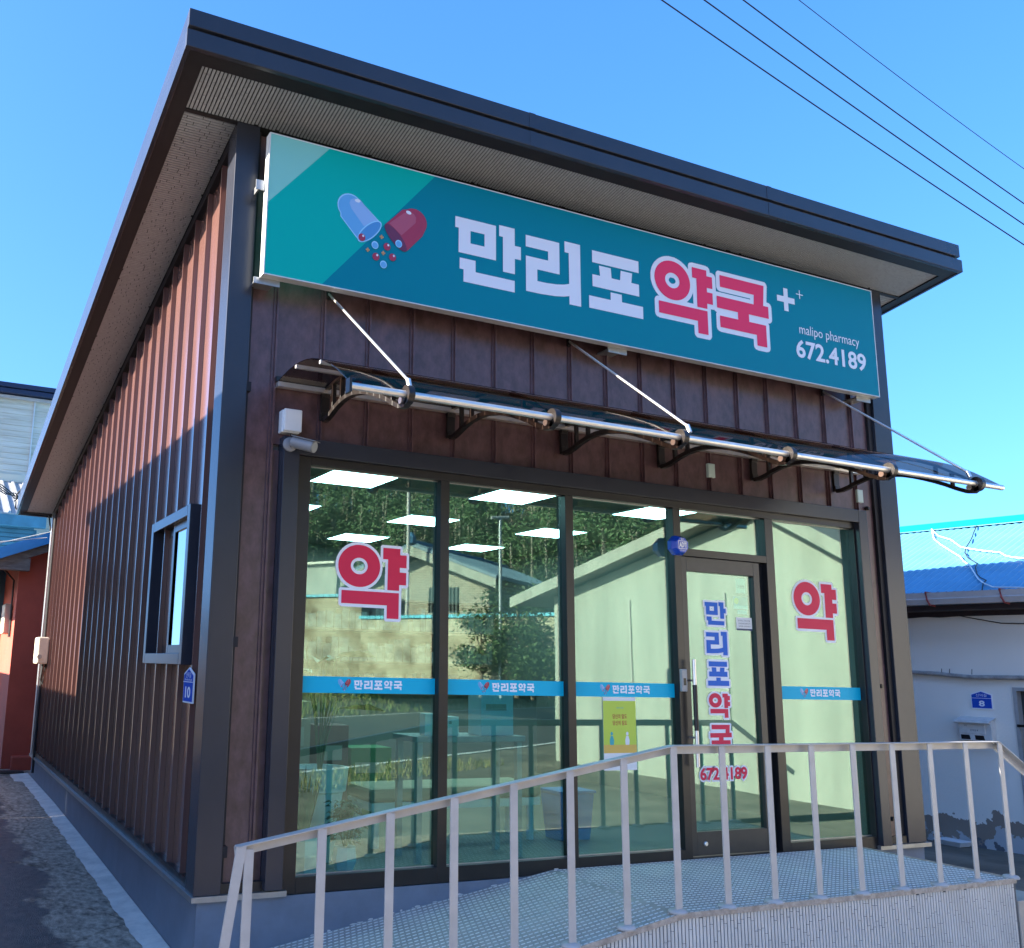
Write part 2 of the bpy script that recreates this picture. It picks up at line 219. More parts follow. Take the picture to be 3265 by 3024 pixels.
# ------------------------------------------------------------------ mesh helpers
class MB:
    def __init__(s): s.v = []; s.f = []
    def add(s, vs, fs):
        k = len(s.v); s.v += [tuple(p) for p in vs]; s.f += [tuple(i+k for i in f) for f in fs]; return s
    def box(s, x0, x1, y0, y1, z0, z1):
        return s.add([(x0, y0, z0), (x1, y0, z0), (x1, y1, z0), (x0, y1, z0), (x0, y0, z1), (x1, y0, z1), (x1, y1, z1), (x0, y1, z1)],
                     [(0, 3, 2, 1), (4, 5, 6, 7), (0, 1, 5, 4), (1, 2, 6, 5), (2, 3, 7, 6), (3, 0, 4, 7)])
    def hexa(s, p):                          # 8 points, bottom ring then top ring
        return s.add(p, [(0, 3, 2, 1), (4, 5, 6, 7), (0, 1, 5, 4), (1, 2, 6, 5), (2, 3, 7, 6), (3, 0, 4, 7)])
    def bar(s, a, b, w, h, up=(0, 0, 1)):    # rectangular bar between points
        a, b = Vector(a), Vector(b); d = (b-a).normalized(); up = Vector(up); x = d.cross(up)
        x = x.normalized() if x.length > 1e-6 else Vector((1, 0, 0)); y = x.cross(d)
        c = [(-w/2, -h/2), (w/2, -h/2), (w/2, h/2), (-w/2, h/2)]
        return s.add([a+x*i+y*j for i, j in c]+[b+x*i+y*j for i, j in c], [(0, 1, 2, 3), (7, 6, 5, 4), (0, 4, 5, 1), (1, 5, 6, 2), (2, 6, 7, 3), (3, 7, 4, 0)])
    def tube(s, pts, r, n=8, r1=None, cap=True):
        pts = [Vector(p) for p in pts]; k = len(s.v); N = len(pts); ref = Vector((0, 0, 1))
        for i, p in enumerate(pts):
            d = (pts[min(i+1, N-1)]-pts[max(i-1, 0)]).normalized()
            x = d.cross(ref if abs(d.z) < .95 else Vector((1, 0, 0))).normalized(); y = x.cross(d)
            rr = r if r1 is None else r+(r1-r)*i/(N-1)
            for j in range(n):
                t = 2*math.pi*j/n; s.v.append(tuple(p+x*math.cos(t)*rr+y*math.sin(t)*rr))
        for i in range(N-1):
            for j in range(n): s.f.append((k+i*n+j, k+i*n+(j+1) % n, k+(i+1)*n+(j+1) % n, k+(i+1)*n+j))
        if cap: s.f.append(tuple(k+j for j in reversed(range(n)))); s.f.append(tuple(k+(N-1)*n+j for j in range(n)))
        return s
    def lathe(s, c, prof, n=20):             # profile of (r, z)
        k = len(s.v)
        for r, z in prof:
            for j in range(n): t = 2*math.pi*j/n; s.v.append((c[0]+r*math.cos(t), c[1]+r*math.sin(t), c[2]+z))
        for i in range(len(prof)-1):
            for j in range(n): s.f.append((k+i*n+j, k+i*n+(j+1) % n, k+(i+1)*n+(j+1) % n, k+(i+1)*n+j))
        s.f.append(tuple(k+j for j in reversed(range(n)))); s.f.append(tuple(k+(len(prof)-1)*n+j for j in range(n))); return s
    def prism(s, poly, fn, t):               # 2D polygon -> fn(a, b, depth), depth 0..t
        n = len(poly); k = len(s.v)
        s.v += [tuple(fn(a, b, 0)) for a, b in poly]+[tuple(fn(a, b, t)) for a, b in poly]
        for tri in tessellate_polygon([[Vector((a, b, 0)) for a, b in poly]]):
            s.f.append(tuple(k+i for i in tri)); s.f.append(tuple(k+n+i for i in reversed(tri)))
        for i in range(n): s.f.append((k+i, k+(i+1) % n, k+n+(i+1) % n, k+n+i))
        return s
    def flat(s, loops, fn):                  # filled 2D shape with holes -> fn(a, b)
        k = len(s.v); s.v += [tuple(fn(a, b)) for l in loops for a, b in l]
        for tri in tessellate_polygon([[Vector((a, b, 0)) for a, b in l] for l in loops]): s.f.append(tuple(k+i for i in tri))
        return s
    def build(s, name, m, parent=None, smooth=False, bevel=0):
        me = bpy.data.meshes.new(name); me.from_pydata(s.v, [], s.f); me.update()
        bm = bmesh.new(); bm.from_mesh(me); bmesh.ops.recalc_face_normals(bm, faces=bm.faces); bm.to_mesh(me); bm.free()
        me.materials.append(M[m] if isinstance(m, str) else m)
        o = bpy.data.objects.new(name, me); COL.objects.link(o)
        if smooth:
            for p in me.polygons: p.use_smooth = True
            md = o.modifiers.new('es', 'EDGE_SPLIT'); md.split_angle = R(38)
        if bevel: md = o.modifiers.new('bv', 'BEVEL'); md.width = bevel; md.segments = 2; md.limit_method = 'ANGLE'
        if parent: o.parent = parent; o.matrix_parent_inverse = parent.matrix_world.inverted()
        return o
def tag(o, label=None, cat=None, group=None, kind=None):
    for k, v in (('label', label), ('category', cat), ('group', group), ('kind', kind)):
        if v: o[k] = v
    return o
def thing(name, loc, label, cat, group=None):
    o = bpy.data.objects.new(name, None); COL.objects.link(o); o.location = loc; o.empty_display_size = .1
    o.matrix_world = Matrix.Translation(loc)
    return tag(o, label, cat, group)
def text(name, body, size, m, parent, fn, width=None, bold=0., align='CENTER'):
    """flat lettering: fn(a, b) places text-plane coordinates; centred on (0, 0)"""
    c = bpy.data.curves.new('t', 'FONT'); c.body = body; c.size = size; c.align_x = align; c.offset = bold; c.resolution_u = 3
    o = bpy.data.objects.new('t', c); COL.objects.link(o); bpy.context.view_layer.update()
    me = o.to_mesh(); vs_ = [v.co.copy() for v in me.vertices]; fs = [tuple(p.vertices) for p in me.polygons]; o.to_mesh_clear()
    bpy.data.objects.remove(o); bpy.data.curves.remove(c)
    if not vs_: return None
    x0, x1 = min(v.x for v in vs_), max(v.x for v in vs_); y0, y1 = min(v.y for v in vs_), max(v.y for v in vs_)
    k = 1 if width is None else width/(x1-x0)
    ox = (x0+x1)/2 if align == 'CENTER' else x0
    b = MB(); b.add([fn((v.x-ox)*k, v.y-(y0+y1)/2) for v in vs_], fs)
    return b.build(name, m, parent)
def copy_tree(o, parent=None):
    c = o.copy(); COL.objects.link(c)
    if parent: c.parent = parent
    for ch in list(o.children): copy_tree(ch, c)
    return c
def circle(cx, cy, rx, ry=None, n=36, a0=0, a1=360):
    ry = rx if ry is None else ry
    return [(cx+rx*math.cos(R(a0+(a1-a0)*i/n)), cy+ry*math.sin(R(a0+(a1-a0)*i/n))) for i in range(n)]

# ------------------------------------------------------------------ GROUND
def gz(y):
    P = [(-4, -.5), (.5, -.41), (3, -.36), (6, -.315), (9, -.31), (14, -.3)]
    if y <= P[0][0]: return P[0][1]
    for (a, b), (c, d) in zip(P, P[1:]):
        if y <= c: return b+(d-b)*(y-a)/(c-a)
    return P[-1][1]
b = MB(); b.add([(-600, -600, -.66), (600, -600, -.66), (600, 600, -.66), (-600, 600, -.66)], [(0, 1, 2, 3)])
tag(b.build('ground', 'earth'), kind='structure')
def sheet(name, x0, x1, ys, dz, m, kind='structure'):
    b = MB()
    for y in ys: b.v += [(x0, y, gz(y)+dz), (x1, y, gz(y)+dz)]
    b.f = [(2*i, 2*i+1, 2*i+3, 2*i+2) for i in range(len(ys)-1)]
    return tag(b.build(name, m), kind=kind)
ys = [-4, -2, .5, 3, 6, 9, 12]
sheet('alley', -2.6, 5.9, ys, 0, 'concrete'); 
b = MB()
for y in ys: b.v += [(5.9, y, gz(y)-.002), (9.6, y, -.60), (16, y, -.62)]
for i in range(len(ys)-1):
    for j in (0, 1): b.f.append((3*i+j, 3*i+j+1, 3*i+j+4, 3*i+j+3))
tag(b.build('side_yard', 'lot'), kind='structure')
b = MB(); b.add([(-20, -4, -.502), (-2.6, -4, -.502), (-2.6, 12, -.34), (-20, 12, -.34)], [(0, 1, 2, 3)]); tag(b.build('west_yard', 'lot'), kind='structure')
# forecourt between building and road; road runs diagonally
def roadpt(s, u, z): d = Vector((.866, -.5)); n = Vector((.5, .866)); p = d*s+n*u; return (p.x, p.y, z)
b = MB(); b.add([roadpt(-60, -6.3, -.506), roadpt(60, -6.3, -.506), (60, -4, -.506), (-60, -4, -.506)], [(0, 1, 2, 3)]); tag(b.build('forecourt', 'lot'), kind='structure')
b = MB(); b.add([roadpt(-120, -17, -.5), roadpt(120, -17, -.5), roadpt(120, -6.2, -.5), roadpt(-120, -6.2, -.5)], [(0, 1, 2, 3)]); tag(b.build('road', 'asphalt'), kind='structure')
b = MB(); b.add([roadpt(-120, -6.42, -.496), roadpt(120, -6.42, -.496), roadpt(120, -6.27, -.496), roadpt(-120, -6.27, -.496)], [(0, 1, 2, 3)])
b.add([roadpt(-120, -16.75, -.496), roadpt(120, -16.75, -.496), roadpt(120, -16.6, -.496), roadpt(-120, -16.6, -.496)], [(0, 1, 2, 3)]); tag(b.build('road_marking', 'paint'), kind='structure')
b = MB(); b.add([roadpt(2, -11.4, -.496), roadpt(11.5, -11.4, -.496), roadpt(11.5, -11.27, -.496), roadpt(2, -11.27, -.496)], [(0, 1, 2, 3)]); tag(b.build('yellow_road_marking', 'ypaint'), kind='structure')
# cement fillet along the foot of the left wall
b = MB(); n = 150
rr = random.Random(3)
for i in range(n+1):
    y = -.3+9.1*i/n; wdt = .125+.006*math.sin(i*.7)+rr.uniform(-.008, .008)+(.09 if y > 8.0 else 0)
    b.v += [(-wdt, y, gz(y)+.006), (.02, y, gz(y)+.02)]
b.f = [(2*i, 2*i+1, 2*i+3, 2*i+2) for i in range(n)]; tag(b.build('cement_strip', 'cement'), kind='structure')
# ------------------------------------------------------------------ PHARMACY BUILDING
W, LEN, ZT, SL = 6.0, 8.5, 4.68, .168         # width, depth, wall top at front, roof fall
YO, XO, XR, YB = .53, .46, 6.38, 8.62         # eaves
def zs(y): return ZT-SL*y
B = thing('pharmacy_building', (3, 4, -.4), 'single-storey pharmacy clad in brown standing seam steel with charcoal roof edge', 'shop building')
# concrete base
b = MB(); b.box(.025, 5.975, -.02, .2, -.75, -.035); b.box(.025, .2, .2, LEN, -.75, -.02); b.box(5.8, 5.975, .2, LEN, -.75, -.035); b.box(.2, 5.8, LEN-.2, LEN, -.75, -.035)
b.build('concrete_base', 'base', B)
b = MB(); b.box(-.012, .54, -.045, .15, -.034, -.004); b.box(-.012, .03, .15, LEN+.02, -.034, -.004); b.build('drip_edge', 'galv', B)
b = MB(); b.box(5.44, 6.03, -.05, .15, -.036, -.006); b.build('drip_edge', 'galv', B)
for q in ((.010, .05, .151, LEN), (.157, .399, -.018, .05), (5.557, 5.789, -.018, .05)): b = MB(); b.box(*q, -.003, .05); b.build('bottom_trim', 'frame', B)
# posts
def post(x0, x1, y0, y1, name='corner_post'):
    b = MB(); b.hexa([(x0, y0, -.003), (x1, y0, -.003), (x1, y1, -.003), (x0, y1, -.003), (x0, y0, zs(y0)-.004), (x1, y0, zs(y0)-.004), (x1, y1, zs(y1)-.004), (x0, y1, zs(y1)-.004)])
    return b.build(name, 'trim', B, bevel=.003)
post(0, .155, -.03, .15); post(5.79, 6.0, -.03, .15); o = post(0.0, .12, LEN-.1, LEN+.02); o.data.materials[0] = M['galv']; post(5.88, 6.0, LEN-.1, LEN+.02)
for q in ((.157, .172), (5.74, 5.788)): b = MB(); b.box(q[0], q[1], -.004, .05, 0, zs(.05)-.01); b.build('shadow_gap_strip', 'strip', B)
# front panels: standing seam trays
def front_panel(x0, x1, z0, z1, rib=True):
    b = MB(); b.box(x0+.0055, x1-.002, .02, .05, z0, z1)
    if rib: b.box(x1-.012, x1+.001, -.006, .02, z0, z1); b.box(x1-.028, x1-.0125, .010, .02, z0, z1)
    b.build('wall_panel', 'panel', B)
seams = [.347+.3255*k for k in range(17)]
front_panel(.172, .347, .05, zs(.05)-.02); front_panel(.3475, .40, .05, 2.56, False)
xs_ = seams
for i in range(16):
    front_panel(xs_[i], xs_[i+1], 2.60, zs(.05)-.02)
front_panel(5.556, 5.739, .05, zs(.05)-.02, False)
# left wall panels
sy = [.15]+[.33+.328*k for k in range(25)]+[8.4]
for i in range(len(sy)-1):
    y0, y1 = sy[i], sy[i+1]
    b = MB(); A = (y0+.002, y1-.002)
    b.hexa([(.045, A[0], .05), (.09, A[0], .05), (.09, A[1], .05), (.045, A[1], .05), (.045, A[0], zs(A[0])-.02), (.09, A[0], zs(A[0])-.02), (.09, A[1], zs(A[1])-.02), (.045, A[1], zs(A[1])-.02)])
    if 0 < i:
        q = (y0-.006, y0+.009); b.hexa([(.010, q[0], .03), (.044, q[0], .03), (.044, q[1], .03), (.010, q[1], .03), (.010, q[0], zs(q[0])-.05), (.044, q[0], zs(q[0])-.05), (.044, q[1], zs(q[1])-.05), (.010, q[1], zs(q[1])-.05)])
        q = (y0+.010, y0+.03); b.hexa([(.036, q[0], .05), (.0445, q[0], .05), (.0445, q[1], .05), (.036, q[1], .05), (.036, q[0], zs(q[0])-.05), (.0445, q[0], zs(q[0])-.05), (.0445, q[1], zs(q[1])-.05), (.036, q[1], zs(q[1])-.05)])
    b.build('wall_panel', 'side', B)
b = MB(); b.hexa([(.005, .15, zs(.15)-.075), (.05, .15, zs(.15)-.075), (.05, LEN, zs(LEN)-.075), (.005, LEN, zs(LEN)-.075), (.005, .15, zs(.15)-.006), (.05, .15, zs(.15)-.006), (.05, LEN, zs(LEN)-.006), (.005, LEN, zs(LEN)-.006)]); b.build('top_trim', 'strip', B)
# right and rear walls
b = MB(); b.hexa([(5.9, .15, 0), (5.98, .15, 0), (5.98, LEN, 0), (5.9, LEN, 0), (5.9, .15, zs(.15)-.01), (5.98, .15, zs(.15)-.01), (5.98, LEN, zs(LEN)-.01), (5.9, LEN, zs(LEN)-.01)]); b.build('right_wall', 'side', B)
b = MB(); b.box(.1, 5.9, LEN-.1, LEN-.02, 0, zs(LEN)-.01); b.build('rear_wall', 'side', B)
# roof
RF = MB(); z0 = .235
def slab(mb, x0, x1, y0, y1, a, c): mb.hexa([(x0, y0, zs(y0)+a), (x1, y0, zs(y0)+a), (x1, y1, zs(y1)+a), (x0, y1, zs(y1)+a), (x0, y0, zs(y0)+c), (x1, y0, zs(y0)+c), (x1, y1, zs(y1)+c), (x0, y1, zs(y1)+c)])
slab(RF, -XO+.02, XR-.02, -YO+.02, YB-.02, .10, .228)
roof = RF.build('roof', 'trim', B)
def ring(name, off, a, c, m='trim', th=.03):
    # one band on each of the four sides, built as mitred boxes butted end to end
    x0, x1, y0, y1 = -XO-off, XR+off, -YO-off, YB+off
    for q in ((x0, x1, y0, y0+th), (x0, x1, y1-th, y1), (x0, x0+th, y0+th, y1-th), (x1-th, x1, y0+th, y1-th)):
        k = MB(); slab(k, q[0], q[1], q[2], q[3], a, c); k.build(name, m, roof, bevel=.003)
ring('lower_fascia', .012, -.018, .092); ring('upper_fascia', .004, .124, .236); ring('fascia_groove', -.035, .085, .13, 'strip', .02)
for px_ in (1.9, 4.1):                        # cover strips over the fascia joints
    k = MB(); slab(k, px_, px_+.05, -YO-.0145, -YO-.0105, -.0175, .0915); slab(k, px_, px_+.05, -YO-.0065, -YO-.0025, .1245, .2355); k.build('joint_cover', 'trim', roof)
# soffit: dark tray, black border strip, slats
k = MB(); slab(k, -XO+.02, XR-.02, -YO+.02, YB-.02, .004, .09); k.build('soffit_tray', 'soffit_back', roof)
k = MB(); slab(k, -XO+.02, XR-.02, -YO+.018, -.41, -.012, .0035); slab(k, -XO+.018, -.34, -.41, YB-.02, -.012, .0035); slab(k, 6.26, XR-.018, -.41, YB-.02, -.012, .0035)
slab(k, -.34, .0, -.028, .0, -.011, .0035); slab(k, 6.0, 6.26, -.028, .0, -.011, .0035); k.build('soffit_border', 'strip', roof)
def slats(a0, a1, l0, l1, pitch, gap, fn, rnd, lmin=.07, lmax=.34, eg=.005):
    """rows across a (a0..a1), running along l; fn(a, l, depth) -> point"""
    mb = MB(); a = a0
    while a+pitch <= a1+1e-6:
        l = l0-rnd.uniform(0, .2)
        while l < l1:
            e = l+rnd.uniform(lmin, lmax); s0, e0 = max(l, l0), min(e-eg, l1)
            if e0-s0 > .01:
                p = [(a, s0), (a+pitch-gap, s0), (a+pitch-gap, e0), (a, e0)]; h = .0045
                mb.add([fn(x, y, 0) for x, y in p]+[fn(x, y, h) for x, y in p], [(4, 5, 6, 7), (0, 1, 5, 4), (1, 2, 6, 5), (2, 3, 7, 6), (3, 0, 4, 7)])
            l = e
        a += pitch
    return mb
rs = random.Random(11)
tag(slats(-.34, 6.26, -.41, -.028, .0240, .0080, lambda x, y, h: (x, y, zs(y)+.004-h), rs, .04, .26).build('soffit_slats', 'soffit', roof), kind='stuff')
tag(slats(0.0, 8.5, -.34, .0, .0240, .0080, lambda y, x, h: (x, y, zs(y)+.004-h), rs, .05, .3).build('soffit_slats', 'soffit', roof), kind='stuff')
tag(slats(0.0, 8.5, 6.0, 6.26, .0240, .0080, lambda y, x, h: (x, y, zs(y)+.004-h), rs, .05, .3).build('soffit_slats', 'soffit', roof), kind='stuff')
# interior shell
b = MB(); b.box(.1, 5.9, .1, 6.0, -.06, -.02); b.build('shop_floor', 'floor', B)
b = MB(); b.box(.1, 5.9, .1, 6.0, 2.8, 2.84); b.build('ceiling', 'inner', B)
b = MB(); b.box(.1, 5.9, 6.0, 6.06, -.02, 2.8); b.build('partition_wall', 'inner', B)
b = MB(); b.box(.095, .12, .1, 6.0, -.02, 1.2); b.box(.095, .12, 1.65, 6.0, 1.2, 2.3); b.box(.095, .12, .1, .40, 1.2, 2.3); b.box(.095, .12, .1, 6.0, 2.3, 2.8); b.build('inner_wall', 'inner', B)
b = MB(); b.box(5.86, 5.899, .1, 6.0, -.02, 2.8); b.build('inner_wall', 'inner', B)
b = MB(); b.box(.4, 5.55, .051, .1, 2.6, 2.8); b.box(.12, .4, .051, .1, 0, 2.8); b.box(5.55, 5.86, .051, .1, 0, 2.8); b.build('lintel', 'inner', B)

# ------------------------------------------------------------------ storefront
GB, GT = .06, 2.484
PANES = [(.60, 1.527, GB, GT), (1.594, 2.529, GB, GT), (2.595, 3.506, GB, GT), (3.575, 4.435, 2.185, GT), (4.519, 5.44, GB, GT)]
fr = MB()
# outer trim
fr.box(.40, .505, -.065, .05, .006, 2.64); fr.box(5.455, 5.555, -.065, .05, -.005, 2.64); fr.box(.505, 5.455, -.065, .05, 2.535, 2.64)
SF = fr.build('storefront_frame', 'trim', B, bevel=.003)
k = MB()
for (x0, x1, a, c) in ((.505, .60, -.03, 2.535), (1.527, 1.594, -.03, 2.484), (2.529, 2.595, -.03, 2.484), (3.506, 3.575, -.03, 2.484), (4.435, 4.519, -.03, 2.484), (5.44, 5.455, -.03, 2.535)):
    k.box(x0, x1, -.02, .06, a, c)
k.box(.60, 5.44, -.02, .06, 2.4845, 2.535); k.box(.60, 1.527, -.02, .06, -.03, GB); k.box(1.594, 2.529, -.02, .06, -.03, GB); k.box(2.595, 3.506, -.02, .06, -.03, GB); k.box(4.519, 5.44, -.02, .06, -.03, GB)
k.box(3.575, 4.435, -.02, .06, 2.13, 2.185); k.build('mullions', 'frame', SF, bevel=.002)
for x0, x1, a, c in PANES:
    k = MB(); k.box(x0-.005, x1+.005, .030, .036, a-.005, c+.005); k.build('pane', 'glass', SF)
    for q in ((a, a+.006), (c-.005, c)): k = MB(); k.box(x0, x1, .022, .029, *q); k.build('glazing_bead', 'galv', SF)   # thin bright bead
# door
DR = MB(); DR.box(3.579, 3.628, -.008, .05, .012, 2.125); DR.box(4.30, 4.362, -.008, .05, .012, 2.125); DR.box(3.628, 4.30, -.008, .05, 2.02, 2.125); DR.box(3.628, 4.30, -.008, .05, .012, .17)
door = DR.build('door', 'bronze', B, bevel=.002)
k = MB(); k.box(3.625, 4.303, .020, .026, .165, 2.025); k.build('door_glass', 'glass', door)
k = MB(); k.box(4.364, 4.4345, .03, .06, 0, 2.13); k.build('door_jamb', 'frame', door)
for q in ((1.37, 1.19), (.87, .62)): k = MB(); k.tube([(3.60, -.075, q[0]), (3.60, -.075, q[1])], .014, 12); k.build('handle', 'chrome', door, smooth=True)
k = MB(); k.tube([(3.60, -.075, 1.19), (3.60, -.075, .87)], .0165, 12); k.build('handle_grip', 'frame', door, smooth=True)
k = MB(); k.bar((3.60, -.07, 1.22), (3.60, -.008, 1.22), .014, .014); k.bar((3.60, -.07, .82), (3.60, -.008, .82), .014, .014); k.build('handle_bracket', 'galv', door)
k = MB(); k.box(3.508, 3.56, -.048, -.0205, 1.14, 1.30); k.build('keypad_lock', 'steel', door, bevel=.006)
k = MB(); k.box(3.522, 3.546, -.0495, -.0485, 1.185, 1.235); k.build('keypad_window', 'frame', door)
k = MB(); k.lathe((0, 0, 0), [(.016, 0), (.016, .01), (.012, .014)], 16); k.v = [(3.70+x, -.008-z, .09+y) for x, y, z in k.v]; k.build('floor_lock', 'chrome', door, smooth=True)

# ------------------------------------------------------------------ glyphs (traced on the sign, metres)
G = dict(
 man=[[(1.517, 4.299), (1.843, 4.299), (1.843, 4.04), (1.544, 4.04), (1.544, 4.218), (1.517, 4.218)], [(1.638, 4.214), (1.75, 4.214), (1.75, 4.123), (1.638, 4.123)],
  [(1.869, 4.312), (1.998, 4.312), (1.998, 4.183), (2.049, 4.183), (2.049, 4.085), (1.998, 4.085), (1.998, 3.97), (1.9, 3.97), (1.9, 4.229), (1.869, 4.229)],
  [(1.553, 4.003), (1.679, 4.003), (1.679, 3.92), (1.996, 3.92), (1.996, 3.834), (1.584, 3.834), (1.584, 3.922), (1.553, 3.922)]],
 ri=[[(2.09, 4.288), (2.378, 4.288), (2.378, 4.045), (2.186, 4.045), (2.186, 3.958), (2.265, 3.958), (2.353, 3.965), (2.415, 3.976), (2.46, 3.99), (2.46, 4.227), (2.424, 4.227), (2.424, 4.312), (2.562, 4.312), (2.562, 3.835), (2.46, 3.835), (2.46, 3.897), (2.413, 3.884), (2.334, 3.873), (2.212, 3.866), (2.09, 3.866), (2.09, 4.131), (2.28, 4.131), (2.28, 4.2), (2.09, 4.2)]],
 po=[[(2.669, 4.296), (3.099, 4.296), (3.099, 4.202), (2.669, 4.202)],
  [(2.73, 4.187), (2.837, 4.187), (2.843, 4.11), (2.921, 4.11), (2.929, 4.187), (3.036, 4.187), (3.026, 4.11), (3.097, 4.11), (3.097, 4.015), (2.668, 4.015), (2.668, 4.108), (2.738, 4.108)],
  [(2.83, 3.998), (2.933, 3.998), (2.933, 3.94), (3.129, 3.94), (3.129, 3.843), (2.634, 3.843), (2.634, 3.938), (2.83, 3.938)]],
 yak=[circle(3.423, 4.209, .175, .158, 40), circle(3.422, 4.208, .071, .062, 28),
  [(3.622, 4.36), (3.769, 4.36), (3.769, 4.313), (3.825, 4.313), (3.825, 4.216), (3.767, 4.216), (3.767, 4.18), (3.823, 4.18), (3.823, 4.085), (3.764, 4.085), (3.764, 4.041), (3.663, 4.041), (3.665, 4.274), (3.622, 4.274)],
  [(3.281, 4.022), (3.763, 4.022), (3.763, 3.828), (3.662, 3.828), (3.662, 3.926), (3.281, 3.926)]],
 guk=[[(3.905, 4.351), (4.375, 4.351), (4.358, 4.178), (4.412, 4.178), (4.412, 4.077), (4.197, 4.077), (4.197, 4.014), (4.377, 4.014), (4.377, 3.83), (4.272, 3.83), (4.272, 3.918), (3.89, 3.918), (3.89, 4.012), (4.08, 4.012), (4.08, 4.073), (3.864, 4.073), (3.864, 4.171), (4.255, 4.171), (4.262, 4.253), (3.905, 4.253)]])
HOLES = {('man', 1), ('yak', 1)}
def gbox(n):
    p = [q for l in G[n] for q in l]; return min(a for a, _ in p), max(a for a, _ in p), min(c for _, c in p), max(c for _, c in p)
def glyph(name, g, m, parent, fn):           # fn(a, b) on the printed plane
    k = MB(); L = G[g]; i = 0
    while i < len(L):
        if (g, i+1) in HOLES: k.flat([L[i], L[i+1]], fn); i += 2
        else: k.flat([L[i]], fn); i += 1
    return k.build(name, m, parent)
def outline(name, gs, m, parent, fn, r, res=.004):   # rounded outline field round the glyphs
    loops = [np.array(l) for g in gs for l in G[g]]
    allp = np.concatenate(loops); x0, z0_ = allp.min(0)-r-.01; x1, z1 = allp.max(0)+r+.01
    xs = np.arange(x0, x1, res/2); zsn = np.arange(z0_, z1, res); X, Z = np.meshgrid(xs, zsn)
    ins = np.zeros(X.shape, bool); dist = np.full(X.shape, 9.)
    for l in loops:
        q = np.roll(l, -1, 0)
        for (ax, az), (bx, bz) in zip(l, q):
            cr = ((az > Z) != (bz > Z))
            with np.errstate(all='ignore'): xi = (bx-ax)*(Z-az)/(bz-az+1e-12)+ax
            ins ^= cr & (X < xi)
            dx, dz = bx-ax, bz-az; t = np.clip(((X-ax)*dx+(Z-az)*dz)/(dx*dx+dz*dz+1e-12), 0, 1)
            dist = np.minimum(dist, np.hypot(X-ax-t*dx, Z-az-t*dz))
    mask = ins | (dist < r); k = MB()
    for i in range(len(zsn)):
        row = mask[i].astype(int); d = np.diff(np.concatenate(([0], row, [0]))); s_ = np.where(d == 1)[0]; e_ = np.where(d == -1)[0]
        for a, c in zip(s_, e_):
            xa, xb = xs[a]-res/4, xs[c-1]+res/4; za, zb = zsn[i]-res/2, zsn[i]+res/2
            k.add([fn(xa, za), fn(xb, za), fn(xb, zb), fn(xa, zb)], [(0, 1, 2, 3)])
    return k.build(name, m, parent)

# ------------------------------------------------------------------ SHOP SIGN
S = thing('shop_sign', (2.91, -.1, 3.6), 'long teal pharmacy sign board with capsule emblem and Korean lettering under the eave', 'sign')
SX0, SX1, SZ0, SZ1, SY = .1685, 5.656, 3.604, 4.560, -.20
b = MB(); b.box(SX0+.007, SX1-.007, SY+.002, -.135, SZ0+.007, SZ1-.007); b.build('sign_face', 'sign', S)
for q in ((SX0, SX1, SZ0, SZ0+.007), (SX0, SX1, SZ1-.007, SZ1), (SX0, SX0+.007, SZ0+.007, SZ1-.007), (SX1-.007, SX1, SZ0+.007, SZ1-.007)):
    b = MB(); b.box(q[0], q[1], SY-.0005, -.13, q[2], q[3]); b.build('sign_frame', 'wframe', S)
for q in ((.10, 4.17, 0), (.13, 3.585, 1), (2.85, 3.585, 1), (5.45, 3.585, 1)):
    b = MB()
    if q[2]: b.box(q[0], q[0]+.17, -.135, -.125, q[1]-.022, q[1]+.018); b.box(q[0]+.02, q[0]+.15, -.1245, .019, q[1]+.004, q[1]+.016)
    else: b.box(q[0]+.01, q[0]+.066, -.15, -.14, q[1]+.01, q[1]+.075); b.box(q[0]+.03, q[0]+.04, -.1395, -.031, q[1]+.02, q[1]+.065)
    b.build('mounting_bracket', 'galv', S)
def P1(d): return lambda a, c: (a, SY-d, c)
for g in ('man', 'ri', 'po'): glyph('letter', g, 'letter_w', S, P1(.001))
outline('letter_outline', ('yak', 'guk'), 'letter_w', S, P1(.0005), .037)
for g in ('yak', 'guk'): glyph('letter', g, 'letter_r', S, P1(.003))
b = MB(); b.flat([[(4.596, 4.38), (4.643, 4.38), (4.643, 4.307), (4.717, 4.307), (4.717, 4.256), (4.643, 4.256), (4.643, 4.183), (4.594, 4.183), (4.594, 4.256), (4.52, 4.256), (4.52, 4.307), (4.596, 4.307)]], P1(.001))
b.flat([[(4.774, 4.394), (4.783, 4.394), (4.783, 4.36), (4.818, 4.36), (4.818, 4.352), (4.783, 4.352), (4.783, 4.319), (4.774, 4.319), (4.774, 4.352), (4.738, 4.352), (4.738, 4.36), (4.774, 4.36)]], P1(.001)); b.build('plus_mark', 'letter_w', S)
text('lettering', 'malipo pharmacy', .118, 'letter_w', S, lambda a, c: (5.10+a, SY-.001, 4.043+c), width=.70)
text('phone_number', '672.4189', .205, 'letter_w', S, lambda a, c: (5.108+a, SY-.001, 3.883+c), width=.815, bold=.005)
